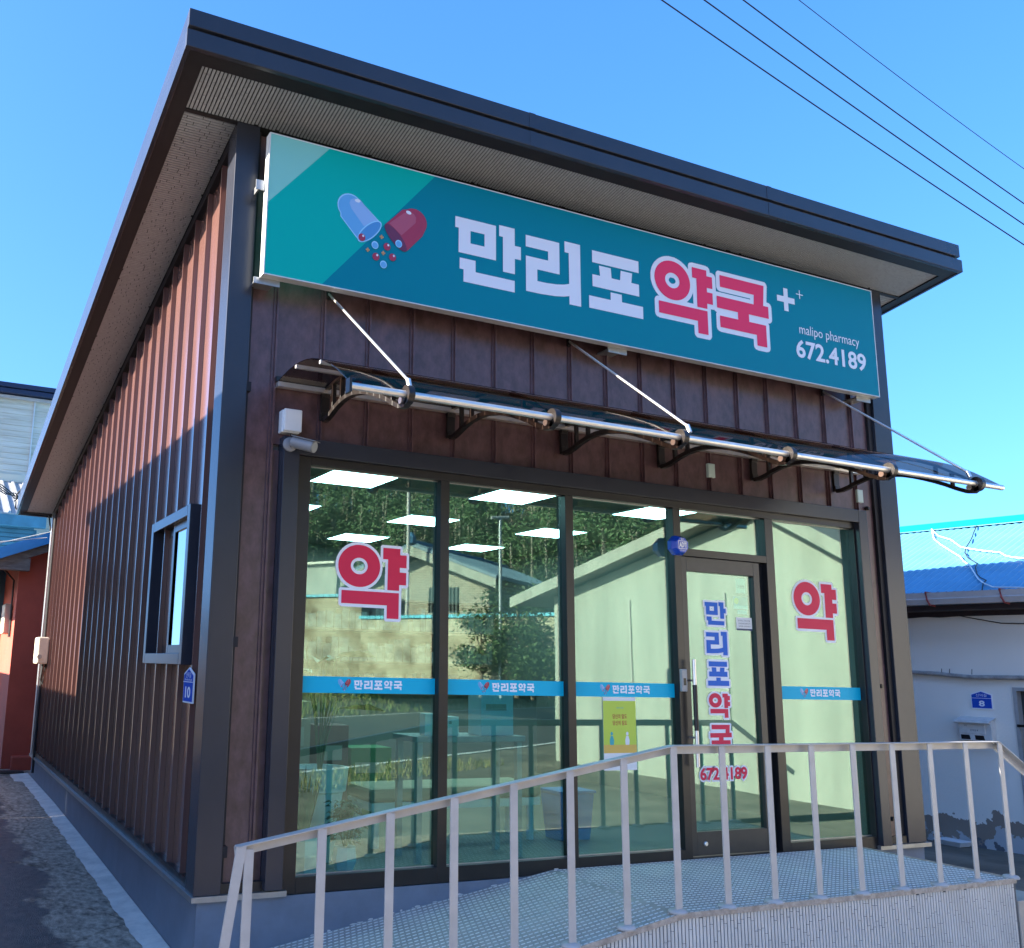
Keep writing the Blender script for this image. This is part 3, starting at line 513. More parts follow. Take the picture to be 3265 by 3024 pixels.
# capsule emblem, pieces layered by fractions of a millimetre
def emblem(parent, fn, name='capsule_emblem', small=False):
    """fn(a, b, layer)"""
    def poly(pts, m, ly): k = MB(); k.flat([pts], lambda a, c: fn(a, c, ly)); k.build(name, m, parent)
    cap1 = [(.80, 3.962), (.775, 3.985), (.667, 4.099)]+circle(.733, 4.183, .09, .09, 12, 222, 40)+[(.953, 4.121), (.953, 4.10), (.945, 4.08), (.915, 4.03), (.882, 4.0), (.827, 3.965)]
    poly(cap1, 'pill_e', 1)
    cx = sum(p[0] for p in cap1)/len(cap1); cy = sum(p[1] for p in cap1)/len(cap1)
    poly([(cx+(x-cx)*.93, cy+(y-cy)*.93) for x, y in cap1], 'pill_b', 2)
    poly([(.835, 4.066), (.742, 4.171), (.727, 4.205), (.735, 4.232), (.762, 4.247), (.802, 4.247), (.83, 4.22), (.936, 4.125), (.885, 4.105)], 'pill_bl', 3)
    def ell(c0, a, bb, rot, m, ly): 
        cr, sr = math.cos(R(rot)), math.sin(R(rot)); poly([(c0[0]+x*cr-y*sr, c0[1]+x*sr+y*cr) for x, y in circle(0, 0, a, bb, 24)], m, ly)
    ell((.876, 4.04), .115, .045, 46, 'pill_e', 4); ell((.876, 4.04), .106, .037, 46, 'pill_bd', 5)
    cap2 = [(.985, 4.112), (1.112, 4.248)]+circle(1.20, 4.183, .096, .092, 12, 125, -40)+[(1.263, 4.09), (1.153, 3.964), (1.13, 3.957), (1.09, 3.975), (1.04, 4.02), (1.0, 4.07)]
    poly(cap2, 'pill_r', 6)
    poly([(1.016, 4.13), (1.125, 4.228), (1.172, 4.244), (1.20, 4.235), (1.214, 4.214), (1.211, 4.174), (1.107, 4.063)], 'pill_rl', 7)
    ell((1.066, 4.037), .112, .040, -46, 'pill_rd', 8)
    ell((.785, 4.235), .020, .012, 0, 'letter_w', 4); ell((1.158, 4.238), .020, .012, -10, 'letter_w', 8)
    for c0 in ((.821, 3.986), (1.003, 3.96), (.925, 3.874), (1.045, 3.894)): ell(c0, .025, .026, 0, 'pill_r', 9); ell((c0[0]+.009, c0[1]+.012), .007, .008, 0, 'letter_w', 10)
    for c0 in ((.916, 3.953), (1.088, 3.999), (.98, 3.831)): ell(c0, .025, .027, 0, 'pill_e', 9); ell((c0[0], c0[1]-.002), .019, .020, 0, 'pill_b', 10)
    if not small:
        for cx, cy in ((.962, 4.02), (.865, 3.909), (.977, 3.91)):
            poly([(cx-.014, cy-.005), (cx-.005, cy-.005), (cx-.005, cy-.014), (cx+.005, cy-.014), (cx+.005, cy-.005), (cx+.014, cy-.005), (cx+.014, cy+.005), (cx+.005, cy+.005), (cx+.005, cy+.014), (cx-.005, cy+.014), (cx-.005, cy+.005), (cx-.014, cy+.005)], 'pill_o', 9)
emblem(S, lambda a, c, l: (a, SY-.0004*l, c))

# ------------------------------------------------------------------ vinyl on the glass
YV = .0285
def place(g0, g1, x0, x1, za, zb, y):        # map glyph box to a rectangle
    bx = gbox(g0); bx2 = gbox(g1); gx0, gx1 = bx[0], bx2[1]; gz0, gz1 = min(bx[2], bx2[2]), max(bx[3], bx2[3])
    return lambda a, c: (x0+(a-gx0)/(gx1-gx0)*(x1-x0), y, za+(c-gz0)/(gz1-gz0)*(zb-za))
for (x0, x1) in ((.825, 1.305), (4.755, 5.235)):
    f1 = place('yak', 'yak', x0, x1, 1.56, 2.015, YV); outline('window_letter_outline', ('yak',), 'vin_w', SF, f1, .022)
    f2 = place('yak', 'yak', x0, x1, 1.56, 2.015, YV-.002); glyph('window_letter', 'yak', 'vin_r', SF, f2)
for (x0, x1) in ((.602, 1.525), (1.596, 2.527), (2.597, 3.504), (4.521, 5.438)):
    k = MB(); k.add([(x0, YV, 1.095), (x1, YV, 1.095), (x1, YV, 1.193), (x0, YV, 1.193)], [(0, 1, 2, 3)]); k.build('vinyl_band', 'strip_c', SF)
    cx = (x0+x1)/2
    X = cx-.215
    emblem(SF, lambda a, c, l: (X+(a-.643)*.13, YV-.001-.0002*l, 1.145+(c-4.05)*.155), 'band_emblem', True)
    X = cx-.107; gw, gp = .058, .0685
    for j, g in enumerate(('man', 'ri', 'po', 'yak', 'guk')):
        glyph('band_letter', g, 'vin_w', SF, place(g, g, X+j*gp, X+j*gp+gw, 1.118, 1.174, YV-.001))
yd = .018
for (za, zb, g, m) in ((1.632, 1.805, 'man', 'letter_b'), (1.41, 1.585, 'ri', 'letter_b'), (1.185, 1.362, 'po', 'letter_b'), (.955, 1.132, 'yak', 'vin_r'), (.735, .905, 'guk', 'vin_r')):
    outline('door_letter_outline', (g,), 'vin_w', door, place(g, g, 3.815, 4.022, za, zb, yd), .042)
    glyph('door_letter', g, m, door, place(g, g, 3.815, 4.022, za, zb, yd-.002))
text('door_phone_outline', '672.4189', .12, 'vin_w', door, lambda a, c: (3.93+a, yd, .56+c), width=.475, bold=.014)
text('door_phone', '672.4189', .115, 'vin_r', door, lambda a, c: (3.93+a, yd-.002, .56+c), width=.455, bold=.004)

# ------------------------------------------------------------------ side window
SW = MB(); y0, y1, z0, z1 = .45, 1.575, 1.24, 2.25
for q in ((y0, y0+.07, z0, z1), (y1-.07, y1, z0, z1), (y0+.07, y1-.07, z0, z0+.07), (y0+.07, y1-.07, z1-.07, z1)): SW.box(-.03, .10, q[0], q[1], q[2], q[3])
win = SW.build('side_window', 'trim', B, bevel=.003)
def sash(ya, yb, xo):
    k = MB()
    for q in ((ya, ya+.05, z0+.07, z1-.07), (yb-.05, yb, z0+.07, z1-.07), (ya+.05, yb-.05, z0+.07, z0+.125), (ya+.05, yb-.05, z1-.125, z1-.07)): k.box(xo, xo+.03, q[0], q[1], q[2], q[3])
    k.build('sash', 'trim', win, bevel=.002)
    k = MB(); k.box(xo+.012, xo+.016, ya+.05, yb-.05, z0+.125, z1-.125); k.build('window_pane', 'sglass', win)
sash(.52, 1.03, .008); sash(1.0, 1.505, .042)
k = MB(); k.box(.085, .09, .52, 1.02, z0+.07, z1-.07); k.build('window_blind', 'paper', win)

# ------------------------------------------------------------------ AWNING
AW = thing('glass_awning', (3.0, -.02, 2.9), 'long curved smoked polycarbonate awning on six black brackets above the shop window', 'awning')
AX0, AX1, AD = .35, 5.56, 1.15
def cz(t): return 2.985+.10*math.sin(math.pi*min(t*1.05, 1)*.62)-.43*t*t*.95   # sheet height at t = 0..1 outwards
brx = [.68, 1.60, 2.53, 3.42, 4.36, 5.28]
edges = [AX0]+brx[1:-1]+[AX1]
for a, c in zip(edges, edges[1:]):
    k = MB(); N = 12
    for i in range(N+1):
        t = i/N; k.v += [(a+.004, -.03-AD*t, cz(t)), (c-.004, -.03-AD*t, cz(t)), (a+.004, -.03-AD*t, cz(t)+.006), (c-.004, -.03-AD*t, cz(t)+.006)]
    for i in range(N):
        p, q = 4*i, 4*i+4; k.f += [(p, p+1, q+1, q), (p+2, q+2, q+3, p+3), (p, q, q+2, p+2), (p+1, p+3, q+3, q+1)]
    k.build('canopy_sheet', 'canopy', AW, smooth=True)
zf = cz(1)
k = MB(); k.tube([(AX0, -.03-AD, zf-.01), (AX1, -.03-AD, zf-.01)], .020, 12); k.build('front_rail', 'alu', AW, smooth=True)
k = MB(); k.box(AX0, AX1, -.05, .0, 2.955, 2.985); k.build('wall_rail', 'alu', AW)
k = MB(); k.box(AX0-.01, AX1-.1, -.04, .0, 2.986, 3.02); k.build('wall_seal', 'plastic', AW)
for t in (.28, .62):
    k = MB(); k.box(AX0, AX1, -.03-AD*t-.012, -.03-AD*t+.012, cz(t)-.022, cz(t)-.002); k.build('canopy_batten', 'alu', AW)
def arc(x, w, pts, h, mb):                   # thick plate following pts in the y-z plane
    for (a, c) in zip(pts, pts[1:]): mb.bar((x, a[0], a[1]), (x, c[0], c[1]), w, h, up=(1, 0, 0)) if False else mb.hexa([(x-w/2, a[0], a[1]-h/2), (x+w/2, a[0], a[1]-h/2), (x+w/2, c[0], c[1]-h/2), (x-w/2, c[0], c[1]-h/2), (x-w/2, a[0], a[1]+h/2), (x+w/2, a[0], a[1]+h/2), (x+w/2, c[0], c[1]+h/2), (x-w/2, c[0], c[1]+h/2)])
for x in brx:
    k = MB(); k.box(x-.03, x+.03, -.022, .0, 2.78, 3.0); k.box(x-.03, x+.03, -.03, -.012, 2.80, 2.83); k.box(x-.03, x+.03, -.03, -.012, 2.93, 2.96)
    low = [(-.02, 2.785), (-.07, 2.787), (-.13, 2.80), (-.20, 2.823), (-.29, 2.843), (-.38, 2.851), (-.48, 2.846), (-.60, 2.823), (-.70, 2.793), (-.79, 2.76), (-.87, 2.727), (-.95, 2.690), (-1.03, 2.648), (-1.10, 2.617), (-1.16, 2.608), (-1.20, 2.63)]
    arc(x, .036, low, .030, k)
    topl = [(-.02-.0, 2.985)]+[(-.03-AD*t, cz(t)-.012) for t in (.05, .15, .3, .45, .6, .75, .9, .99)]
    arc(x, .030, topl, .018, k)
    for yy, t in ((-.16, .12), (-.29, .23), (-.88, .755), (-1.0, .86)):
        zl = np.interp(-yy, [-p[0] for p in low], [p[1] for p in low]); k.box(x-.014, x+.014, yy-.010, yy+.010, zl, cz(t)-.012)
    br = k.build('bracket', 'plastic', AW, bevel=.002)
    k = MB(); k.tube([(x-.018, -.03-AD, zf-.012), (x+.018, -.03-AD, zf-.012)], .052, 20); k.build('rail_clamp', 'plastic', AW, smooth=True)
    k = MB(); k.tube([(x-.022, -.03-AD+.05, zf-.03), (x+.022, -.03-AD+.05, zf-.03)], .02, 12); k.build('clamp_nut', 'chrome', AW, smooth=True)
for x in (brx[0], brx[2]+.06, brx[5]-.08):
    xx = x
    k = MB(); k.box(xx-.012, xx+.012, -.02, .0, 3.60, 3.66); k.build('rod_anchor', 'plastic', AW)
    k = MB(); k.tube([(xx, -.015, 3.635), (xx+.01, -.03-AD+.02, zf+.075)], .0085, 10); k.build('tie_rod', 'chrome', AW, smooth=True)
    k = MB(); k.tube([(xx+.01, -.03-AD+.02, zf+.08), (xx+.01, -.03-AD, zf+.03)], .014, 10); k.build('rod_clevis', 'chrome', AW, smooth=True)
k = MB(); k.bar((AX0-.001, -.03-AD, zf-.01), (AX0-.015, -.03-AD, zf-.01), .05, .075); k.build('rail_end_cap', 'plastic', AW)

# ------------------------------------------------------------------ small things on the front wall
t = thing('junction_box', (.45, -.02, 2.66), 'small white plastic junction box above the window corner', 'junction box')
b = MB(); b.box(.385, .505, -.05, .02, 2.665, 2.81); b.build('housing', 'white', t, bevel=.008)
b = MB(); b.box(.392, .512, -.068, -.051, 2.672, 2.815); b.build('lid', 'white', t, bevel=.008)
b = MB(); b.tube([(.45, -.04, 2.667), (.452, -.05, 2.62)], .005, 6); b.build('cable', 'cable', t)
t = thing('security_camera', (.44, -.065, 2.58), 'grey bullet security camera at the window corner below the white box', 'security camera')
b = MB(); b.lathe((0, 0, 0), [(.045, 0), (.045, .012), (.03, .022)], 20); b.v = [(.435+x, -.066-z, 2.585+y) for x, y, z in b.v]; b.build('base', 'cctv', t, smooth=True)
c0 = Vector((.455, -.10, 2.595)); dv = Vector((.55, -.75, -.28)).normalized()
b = MB(); b.tube([(.435, -.075, 2.585), c0], .012, 8); b.build('swivel', 'galv', t, smooth=True)
b = MB(); b.tube([c0-dv*.01, c0+dv*.15], .036, 20); b.build('body', 'cctv', t, smooth=True)
b = MB(); b.tube([c0+dv*.149, c0+dv*.153], .031, 20); b.build('lens_plate', 'lens', t, smooth=True)
b = MB(); b.bar(c0+Vector((0, 0, .038))-dv*.005, c0+dv*.175+Vector((0, 0, .038)), .06, .004); b.build('sun_shield', 'cctv', t)
for x, z, lab in ((3.925, 2.815, 'pale green sensor plate on brown panel left of the right awning brackets'), (5.57, 2.775, 'pale green sensor plate below the rightmost awning bracket')):
    t = thing('wall_plate', (x, .01, z-.055), lab, 'plate')
    b = MB(); b.box(x-.034, x+.034, -.008, .0195, z-.055, z+.055); b.build('plate', mat('pale_plate', (.48, .60, .53), .5), t, bevel=.003)
    b = MB(); b.box(x-.026, x+.026, -.0095, -.0085, z-.045, z+.045); b.build('label_sheet', mat('pale_label', (.52, .64, .56), .45), t)
for i, (x, z) in enumerate(((5.66, 2.68), (5.65, 1.21), (5.66, .18))):
    b = MB(); b.lathe((0, 0, 0), [(.019, 0), (.019, .02), (.012, .032)], 6); b.v = [(x+q, .02-z_, z+r) for q, r, z_ in b.v]; b.build('anchor_bolt', 'plastic', B)
for z in (2.9, 1.35, .19):
    b = MB(); b.box(.152, .182, -.03, .02, z, z+.06); b.build('anchor_clip', 'strip', B)
# alarm siren
t = thing('alarm_box', (3.51, -.02, 2.13), 'shiny blue octagonal alarm box with white ADT lettering above the door', 'alarm box')
def octa(r, d0, d1, mb, ch=.0):
    p0 = [(r*math.cos(R(22.5+45*i)), r*math.sin(R(22.5+45*i))) for i in range(8)]
    q = r-ch; p1 = [(q*math.cos(R(22.5+45*i)), q*math.sin(R(22.5+45*i))) for i in range(8)]
    mb.add([(3.515+x, d0, 2.195+z) for x, z in p0]+[(3.515+x, d1, 2.195+z) for x, z in p1], [tuple(range(8)), tuple(range(15, 7, -1))]+[(i, (i+1) % 8, 8+(i+1) % 8, 8+i) for i in range(8)])
b = MB(); octa(.078, -.021, -.06, b); octa(.078, -.0601, -.10, b, .02); b.build('housing', 'adt', t, bevel=.002)
b = MB()
for q in ((3.475, 3.555, 2.222, 2.226), (3.475, 3.555, 2.166, 2.170), (3.475, 3.479, 2.170, 2.222), (3.551, 3.555, 2.170, 2.222)): b.add([(q[0], -.1012, q[2]), (q[1], -.1012, q[2]), (q[1], -.1012, q[3]), (q[0], -.1012, q[3])], [(0, 1, 2, 3)])
b.build('logo_frame', 'vin_w', t)
text('lettering', 'ADT', .05, 'vin_w', t, lambda a, c: (3.515+a, -.1014, 2.196+c), width=.066, bold=.003)
text('lettering', '캡스', .018, 'vin_w', t, lambda a, c: (3.515+a, -.1014, 2.24+c))
text('lettering', 'SECURITY', .011, 'vin_w', t, lambda a, c: (3.515+a, -.1014, 2.156+c))

# address plate 10 on the side wall
def house_plate(name, cx, cz_, wd, ht, fn, num, label, roman=None, numw=.5):
    t = thing(name, fn(cx, cz_-ht/2, 0), label, 'address plate')
    def shape(s): w2, h2 = wd/2-s, ht/2-s; return [(-w2, -h2), (w2, -h2), (w2, h2-ht*.18), (0, h2), (-w2, h2-ht*.18)]
    k = MB(); k.prism([(cx+a, cz_+c) for a, c in shape(0)], lambda a, c, d: fn(a, c, d), .008); k.build('plate', 'plate_w', t)
    k = MB(); k.flat([[(cx+a, cz_+c) for a, c in shape(.009)]], lambda a, c: fn(a, c, .0095)); k.build('blue_field', 'plate_b', t)
    k = MB(); k.flat([[(cx-wd/2, cz_+ht*.08), (cx+wd/2, cz_+ht*.08), (cx+wd/2, cz_+ht*.10), (cx-wd/2, cz_+ht*.10)]], lambda a, c: fn(a, c, .0105)); k.build('rule', 'plate_w', t)
    text('street_name', '신덕길', ht*.17, 'plate_w', t, lambda a, c: fn(cx+a, cz_+ht*(.285 if roman else .25)+c, .0105), width=wd*.5)
    if roman: text('street_name_roman', roman, ht*.09, 'plate_w', t, lambda a, c: fn(cx+a, cz_+ht*.15+c, .0105), width=wd*.72)
    text('house_number', num, ht*.42, 'plate_w', t, lambda a, c: fn(cx+a, cz_-ht*.20+c, .0105), width=wd*numw, bold=ht*.012)
    return t
house_plate('address_plate', 0, 1.12, .235, .21, lambda a, c, d: (.008-d, .345-a, c), '10', 'blue and white address plate numbered 10 on the brown side wall', 'Sindeok-gil', .52)
# electricity meter box at the back of the side wall
t = thing('meter_box', (-.03, 7.9, 1.2), 'beige electricity meter box at the far end of the brown side wall', 'meter box')
b = MB(); b.box(-.13, .01, 7.55, 7.95, 1.18, 1.52); b.build('housing', 'beigebox', t, bevel=.02)
b = MB(); b.tube([(-.10, 7.548, 1.27), (-.10, 7.53, 1.27)], .03, 12); b.build('sight_glass', 'lens', t)
b = MB(); b.tube([(-.03, 7.7, 1.19), (-.05, 7.68, 1.0), (-.01, 7.75, .92), (.0, 7.72, 1.18)], .012, 6); b.build('cable_loop', 'cable', t, smooth=True)
b = MB(); b.tube([(-.01, 7.95, -.2), (-.01, 7.97, 1.3), (-.01, 8.0, 3.2)], .018, 6); tag(b.build('conduit', 'cable', t, smooth=True))
t = thing('eave_cable', (-.2, 8.5, 3.2), 'black cable looping under the low end of the roof eave', 'cable')
b = MB(); b.tube([(-.02, 8.35, 3.0), (-.05, 8.42, 3.22), (-.22, 8.5, 3.25), (-.40, 8.52, 3.22), (-.49, 8.55, 3.30), (-.50, 8.5, 3.48), (-.44, 8.4, 3.56)], .012, 6); b.build('cable', 'cable', t, smooth=True)

# ------------------------------------------------------------------ RAMP AND PLATFORM
YR, YE = -1.167, -1.207
XB, XE, XL = 2.38, 5.215, -.50                # ramp break, platform end, ramp foot
RS = .156
def rz(x): return 0 if x >= XB else -(XB-x)*RS
RP = thing('entrance_ramp', (2.5, -.6, -.5), 'chequer plate entrance ramp and platform with grey slatted skirt', 'ramp')
b = MB(); b.box(XB, XE, YE, -.022, -.02, -.004); b.build('platform_plate', 'deck', RP)
b = MB(); b.hexa([(XL, YE, rz(XL)-.02), (XB, YE, -.02), (XB, -.022, -.02), (XL, -.022, rz(XL)-.02), (XL, YE, rz(XL)-.004), (XB, YE, -.004), (XB, -.022, -.004), (XL, -.022, rz(XL)-.004)]); b.build('ramp_plate', 'deck', RP)
lug = MB()
def lugs(x0, x1):
    y = YE+.02; j = 0
    while y < -.03:
        x = x0+(.018 if j % 2 else 0)
        while x < x1-.02:
            q = [(x-.015, y), (x-.010, y-.0055), (x+.010, y-.0055), (x+.015, y), (x+.010, y+.0055), (x-.010, y+.0055)]
            lug.add([(a, c, rz(a)-.0045) for a, c in q]+[(x-.010, y, rz(x-.010)-.0005), (x+.010, y, rz(x+.010)-.0005)], [(0, 1, 6), (1, 2, 7, 6), (2, 3, 7), (3, 4, 7), (4, 5, 6, 7), (5, 0, 6)])
            x += .036
        y += .044; j += 1
lugs(-.3, XB-.01); lugs(XB+.01, XE-.01)
tag(lug.build('tread_lugs', 'lug', RP), kind='stuff')
b = MB(); b.bar((XB, YE-.003, -.012), (XE, YE-.003, -.012), .006, .03); b.bar((XL, YE-.003, rz(XL)-.012), (XB, YE-.003, -.012), .006, .03); b.bar((XE+.003, YE, -.012), (XE+.003, -.05, -.012), .006, .03); b.build('edge_angle', mat('stained_edge', (.36, .31, .26), .6, var=.35, vscale=25), RP)
# skirt
b = MB(); b.prism([(XL, -.56), (XE, -.56), (XE, -.03), (XB, -.03), (XL, rz(XL)-.03)], lambda a, c, d: (a, YE+.008+d, c), .03); b.build('skirt_panel', 'skirt_back', RP)
b = MB(); b.box(XE-.03, XE-.004, YE+.04, -.03, -.56, -.03); b.build('skirt_panel', 'skirt_back', RP)
def skirt_fn(x, z, h): return (x, YE+.0082-h, z)
sk = slats(0.35, XE, -.56, -.03, .0250, .0074, skirt_fn, rs, .05, .3, .0035)
keep = MB()
for i in range(0, len(sk.v), 8):
    vv = sk.v[i:i+8]
    top = rz(vv[0][0])-.03
    if min(q[2] for q in vv) > top-.01: continue
    vv = [(x, y, min(z, top)) for x, y, z in vv]; keep.add(vv, [(4, 5, 6, 7), (0, 1, 5, 4), (1, 2, 6, 5), (2, 3, 7, 6), (3, 0, 4, 7)])
tag(keep.build('skirt_slats', 'skirt', RP), kind='stuff')
sk = slats(YE+.01, -.03, -.56, -.03, .0250, .0074, lambda y, z, h: (XE-.004+h, y, z), rs, .05, .3, .0035); tag(sk.build('skirt_slats', 'skirt', RP), kind='stuff')
for i, (x0, x1, z) in enumerate(((XE+.008, XE+.36, -.14), (XE+.36, XE+.70, -.30))):
    b = MB(); b.box(x0, x1, YE, -.05, -.56, z); b.build('step', 'deck', RP, bevel=.004)
# ------------------------------------------------------------------ HANDRAIL
HR = thing('handrail', (2.5, YR, -.3), 'grey painted steel handrail running along the ramp and platform edge', 'railing')
ZR = .871
def rail(p, q, name='top_rail'):
    k = MB(); p, q = Vector(p), Vector(q)
    k.bar(p+Vector((0, 0, -.003)), q+Vector((0, 0, -.003)), .052, .006); k.bar(p+Vector((0, .0228, -.028)), q+Vector((0, .0228, -.028)), .006, .044)
    k.build(name, 'silver', HR, bevel=.0015)
slope = (.871-.461)/(XB+.13)
rail((XB, YR, ZR), (XE+.005, YR, ZR)); rail((-.13, YR, ZR-slope*(XB+.13)), (XB-.001, YR, ZR)); rail((XE+.006, YR, ZR-.001), (XE+.75, YR, ZR-.45))
def rpost(x, zt, zb):
    k = MB(); k.box(x-.022, x+.022, YR-.022, YR-.013, zb, zt-.008)
    o = k.build('post', 'silver', HR, bevel=.001)
    k = MB(); k.lathe((x, YR-.005, zb), [(.050, -.003), (.052, .006), (.044, .016), (.03, .02)], 20); k.build('base_flange', 'silver', o, smooth=True)
for i in range(9):
    x = 2.376+i*.3559; rpost(x, ZR, -.003)
for x in (2.026, 1.671, 1.321, .974, .624, .274): rpost(x, ZR-slope*(XB-x), rz(x))
rpost(-.075, .455, rz(-.075)); rpost(XE+.68, ZR-.41, -.30)
pa = Vector((-.13, YR, .46)); pb = on(690, 3060, 1, YR); pb = pa+(pb-pa)*2.2
k = MB(); k.add([pa+Vector((-.004, -.026, .003)), pa+Vector((.040, -.026, .0)), pb+Vector((.040, -.026, 0)), pb+Vector((-.004, -.026, 0)), pa+Vector((-.004, -.014, .003)), pa+Vector((.040, -.014, .0)), pb+Vector((.040, -.014, 0)), pb+Vector((-.004, -.014, 0))], [(0, 1, 2, 3), (7, 6, 5, 4), (0, 4, 5, 1), (1, 5, 6, 2), (2, 6, 7, 3), (3, 7, 4, 0)]); k.build('end_bar', 'silver', HR)
# paint smears along the ramp joint
rq = random.Random(5); k = MB()
for i in range(16):
    x = rq.uniform(.35, 2.5); a = rq.uniform(.006, .03); h = rq.uniform(.003, .009); z = rz(x)-.004
    n = 7; k.flat([[(x+a*math.cos(2*math.pi*j/n)*rq.uniform(.6, 1.2), z+h*.6+h*math.sin(2*math.pi*j/n)*rq.uniform(.5, 1.2)) for j in range(n)]], lambda p, q: (p, -.0225, q))
tag(k.build('caulking_smears', 'skirt', RP), kind='stuff')

# ------------------------------------------------------------------ INTERIOR THINGS
cols = []
for i, x in enumerate((-.15+.33, 1.42, 3.0, 4.58)):
    pass
n_led = 0
for r_i, y in enumerate((1.65, 3.36, 5.03)):
    for c_i, x in enumerate((1.63, 3.19, 4.82)):
        n_led += 1
        row = ('nearest the glass', 'in the middle row', 'in the far row')[r_i]; colm = ('left', 'centre', 'right')[c_i]
        t = thing('ceiling_light', (x, y, 2.79), f'lit square ceiling panel light seen through the glass, {colm} one {row}', 'ceiling light', 'square ceiling lights in the shop')
        b = MB(); b.box(x-.30, x+.30, y-.30, y+.30, 2.782, 2.7995); b.build('panel_frame', 'white', t)
        b = MB(); b.add([(x-.285, y-.285, 2.781), (x+.285, y-.285, 2.781), (x+.285, y+.285, 2.781), (x-.285, y+.285, 2.781)], [(0, 1, 2, 3)]); b.build('diffuser', 'led', t)
def leaves(mb, n, c, spread, h0, h1, lw, ll, rnd, droop=.5):
    for _ in range(n):
        a = rnd.uniform(0, 2*math.pi); e = rnd.uniform(h0, h1); d = Vector((math.cos(a), math.sin(a), 0)); s_ = Vector((-d.y, d.x, 0))
        p0 = Vector(c)+Vector((0, 0, e))+d*rnd.uniform(0, spread); L_ = ll*rnd.uniform(.7, 1.2); wv = lw*rnd.uniform(.7, 1.2); u = rnd.uniform(.1, .9)
        p1 = p0+d*L_*.4+Vector((0, 0, L_*.35*u)); p2 = p0+d*L_+Vector((0, 0, L_*(u-.9)*droop))
        mb.add([p0, p1+s_*wv, p2, p1-s_*wv], [(0, 1, 2, 3)])
rp_ = random.Random(21)
t = thing('tall_planter', (1.06, .8, -.02), 'tall white planter with big dark leaves behind the left window pane', 'planter')
b = MB(); b.lathe((1.06, .80, -.02), [(.11, 0), (.145, .30), (.165, .44), (.185, .45), (.20, .60), (.185, .60), (.175, .54)], 28); b.build('pot', 'pot', t, smooth=True)
b = MB(); b.lathe((1.06, .80, .50), [(.178, 0), (.1, .015), (.01, .02)], 20); b.build('soil', 'soil', t)
b = MB()
for i in range(11):
    a = i*2.4; hgt = rp_.uniform(.45, .85); tip = Vector((1.06+.12*math.cos(a), .80+.12*math.sin(a), .52+hgt)); b.tube([(1.06, .8, .5), (1.06+.05*math.cos(a), .8+.05*math.sin(a), .52+hgt*.6), tip], .008, 5, .004)
    d = Vector((math.cos(a), math.sin(a), .25)).normalized(); s_ = Vector((-math.sin(a), math.cos(a), 0)); Lf = rp_.uniform(.28, .42)
    b.add([tip, tip+d*Lf*.3+s_*.06, tip+d*Lf*.7+s_*.05-Vector((0, 0, .02)), tip+d*Lf-Vector((0, 0, .09)), tip+d*Lf*.7-s_*.05-Vector((0, 0, .02)), tip+d*Lf*.3-s_*.06], [(0, 1, 2, 3), (0, 3, 4, 5)])
b.build('leaves', 'hleaf', t)
t = thing('flower_pot', (1.10, .42, -.02), 'small faceted white pot with a bushy green plant at the foot of the left pane', 'flower pot')
b = MB(); b.lathe((1.10, .42, -.02), [(.058, 0), (.083, .07), (.072, .15), (.062, .15)], 7); b.build('pot', 'pot', t)
b = MB(); b.lathe((1.10, .42, .10), [(.066, 0), (.02, .01)], 14); b.build('soil', 'soil', t)
b = MB()
for i in range(9): a = i*.7; b.tube([(1.10, .42, .1), (1.10+.07*math.cos(a), .42+.07*math.sin(a), .30+.06*math.sin(i*2.)) ], .003, 5)
b.build('stems', 'hleaf', t)
b = MB(); leaves(b, 260, (1.10, .42, .0), .10, .16, .40, .012, .055, rp_); b.build('leaves', 'hleaf', t)
t = thing('spiky_pot', (.80, .40, -.02), 'white pot with upright spiky leaves beside the window frame', 'flower pot')
b = MB(); b.lathe((.80, .40, -.02), [(.10, 0), (.115, .12), (.095, .24), (.085, .24)], 7); b.build('pot', 'pot', t)
b = MB()
for i in range(12):
    a = i*2.39; d = Vector((math.cos(a)*.10, math.sin(a)*.10, rp_.uniform(.30, .46))); s_ = Vector((-math.sin(a), math.cos(a), 0))*.02; p = Vector((.80+.02*math.cos(a), .40+.02*math.sin(a), .20))
    b.add([p-s_, p+s_, p+d*.6+s_*.7, p+d, p+d*.6-s_*.7], [(0, 1, 2, 3, 4)])
b.build('leaves', 'hleaf', t)
t = thing('waiting_bench', (2.2, 1.25, -.02), 'cream cushioned waiting bench with white legs behind the middle panes', 'bench')
b = MB(); b.box(1.55, 3.02, 1.0, 1.45, .30, .40); b.build('seat', 'bench', t, bevel=.03)
b = MB(); b.box(1.56, 3.01, 1.01, 1.44, .24, .297); b.build('seat_frame', 'pot', t)
for x, y in ((1.62, 1.07), (2.95, 1.07), (1.62, 1.38), (2.95, 1.38)): b = MB(); b.tube([(x, y, .25), (x, y, -.02)], .03, 10); b.build('leg', 'pot', t, smooth=True)
t = thing('waste_bin', (3.25, 1.0, -.02), 'bright blue waste bin inside the pane left of the door', 'bin')
b = MB(); b.hexa([(3.13, .9, -.02), (3.40, .9, -.02), (3.40, 1.12, -.02), (3.13, 1.12, -.02), (3.10, .88, .33), (3.43, .88, .33), (3.43, 1.14, .33), (3.10, 1.14, .33)]); b.build('body', 'bin', t, bevel=.01)
b = MB(); b.box(3.09, 3.44, .87, 1.15, .331, .35); b.build('rim', 'bin', t)
t = thing('display_table', (2.2, .75, -.02), 'narrow white display table behind the second pane from the left', 'table')
b = MB(); b.box(1.62, 2.50, .45, .82, .76, .80); b.build('table_top', 'steel', t, bevel=.005)
for x, y in ((1.66, .49), (2.46, .49), (1.66, .78), (2.46, .78)): b = MB(); b.box(x-.02, x+.02, y-.02, y+.02, -.02, .76); b.build('leg', 'steel', t)
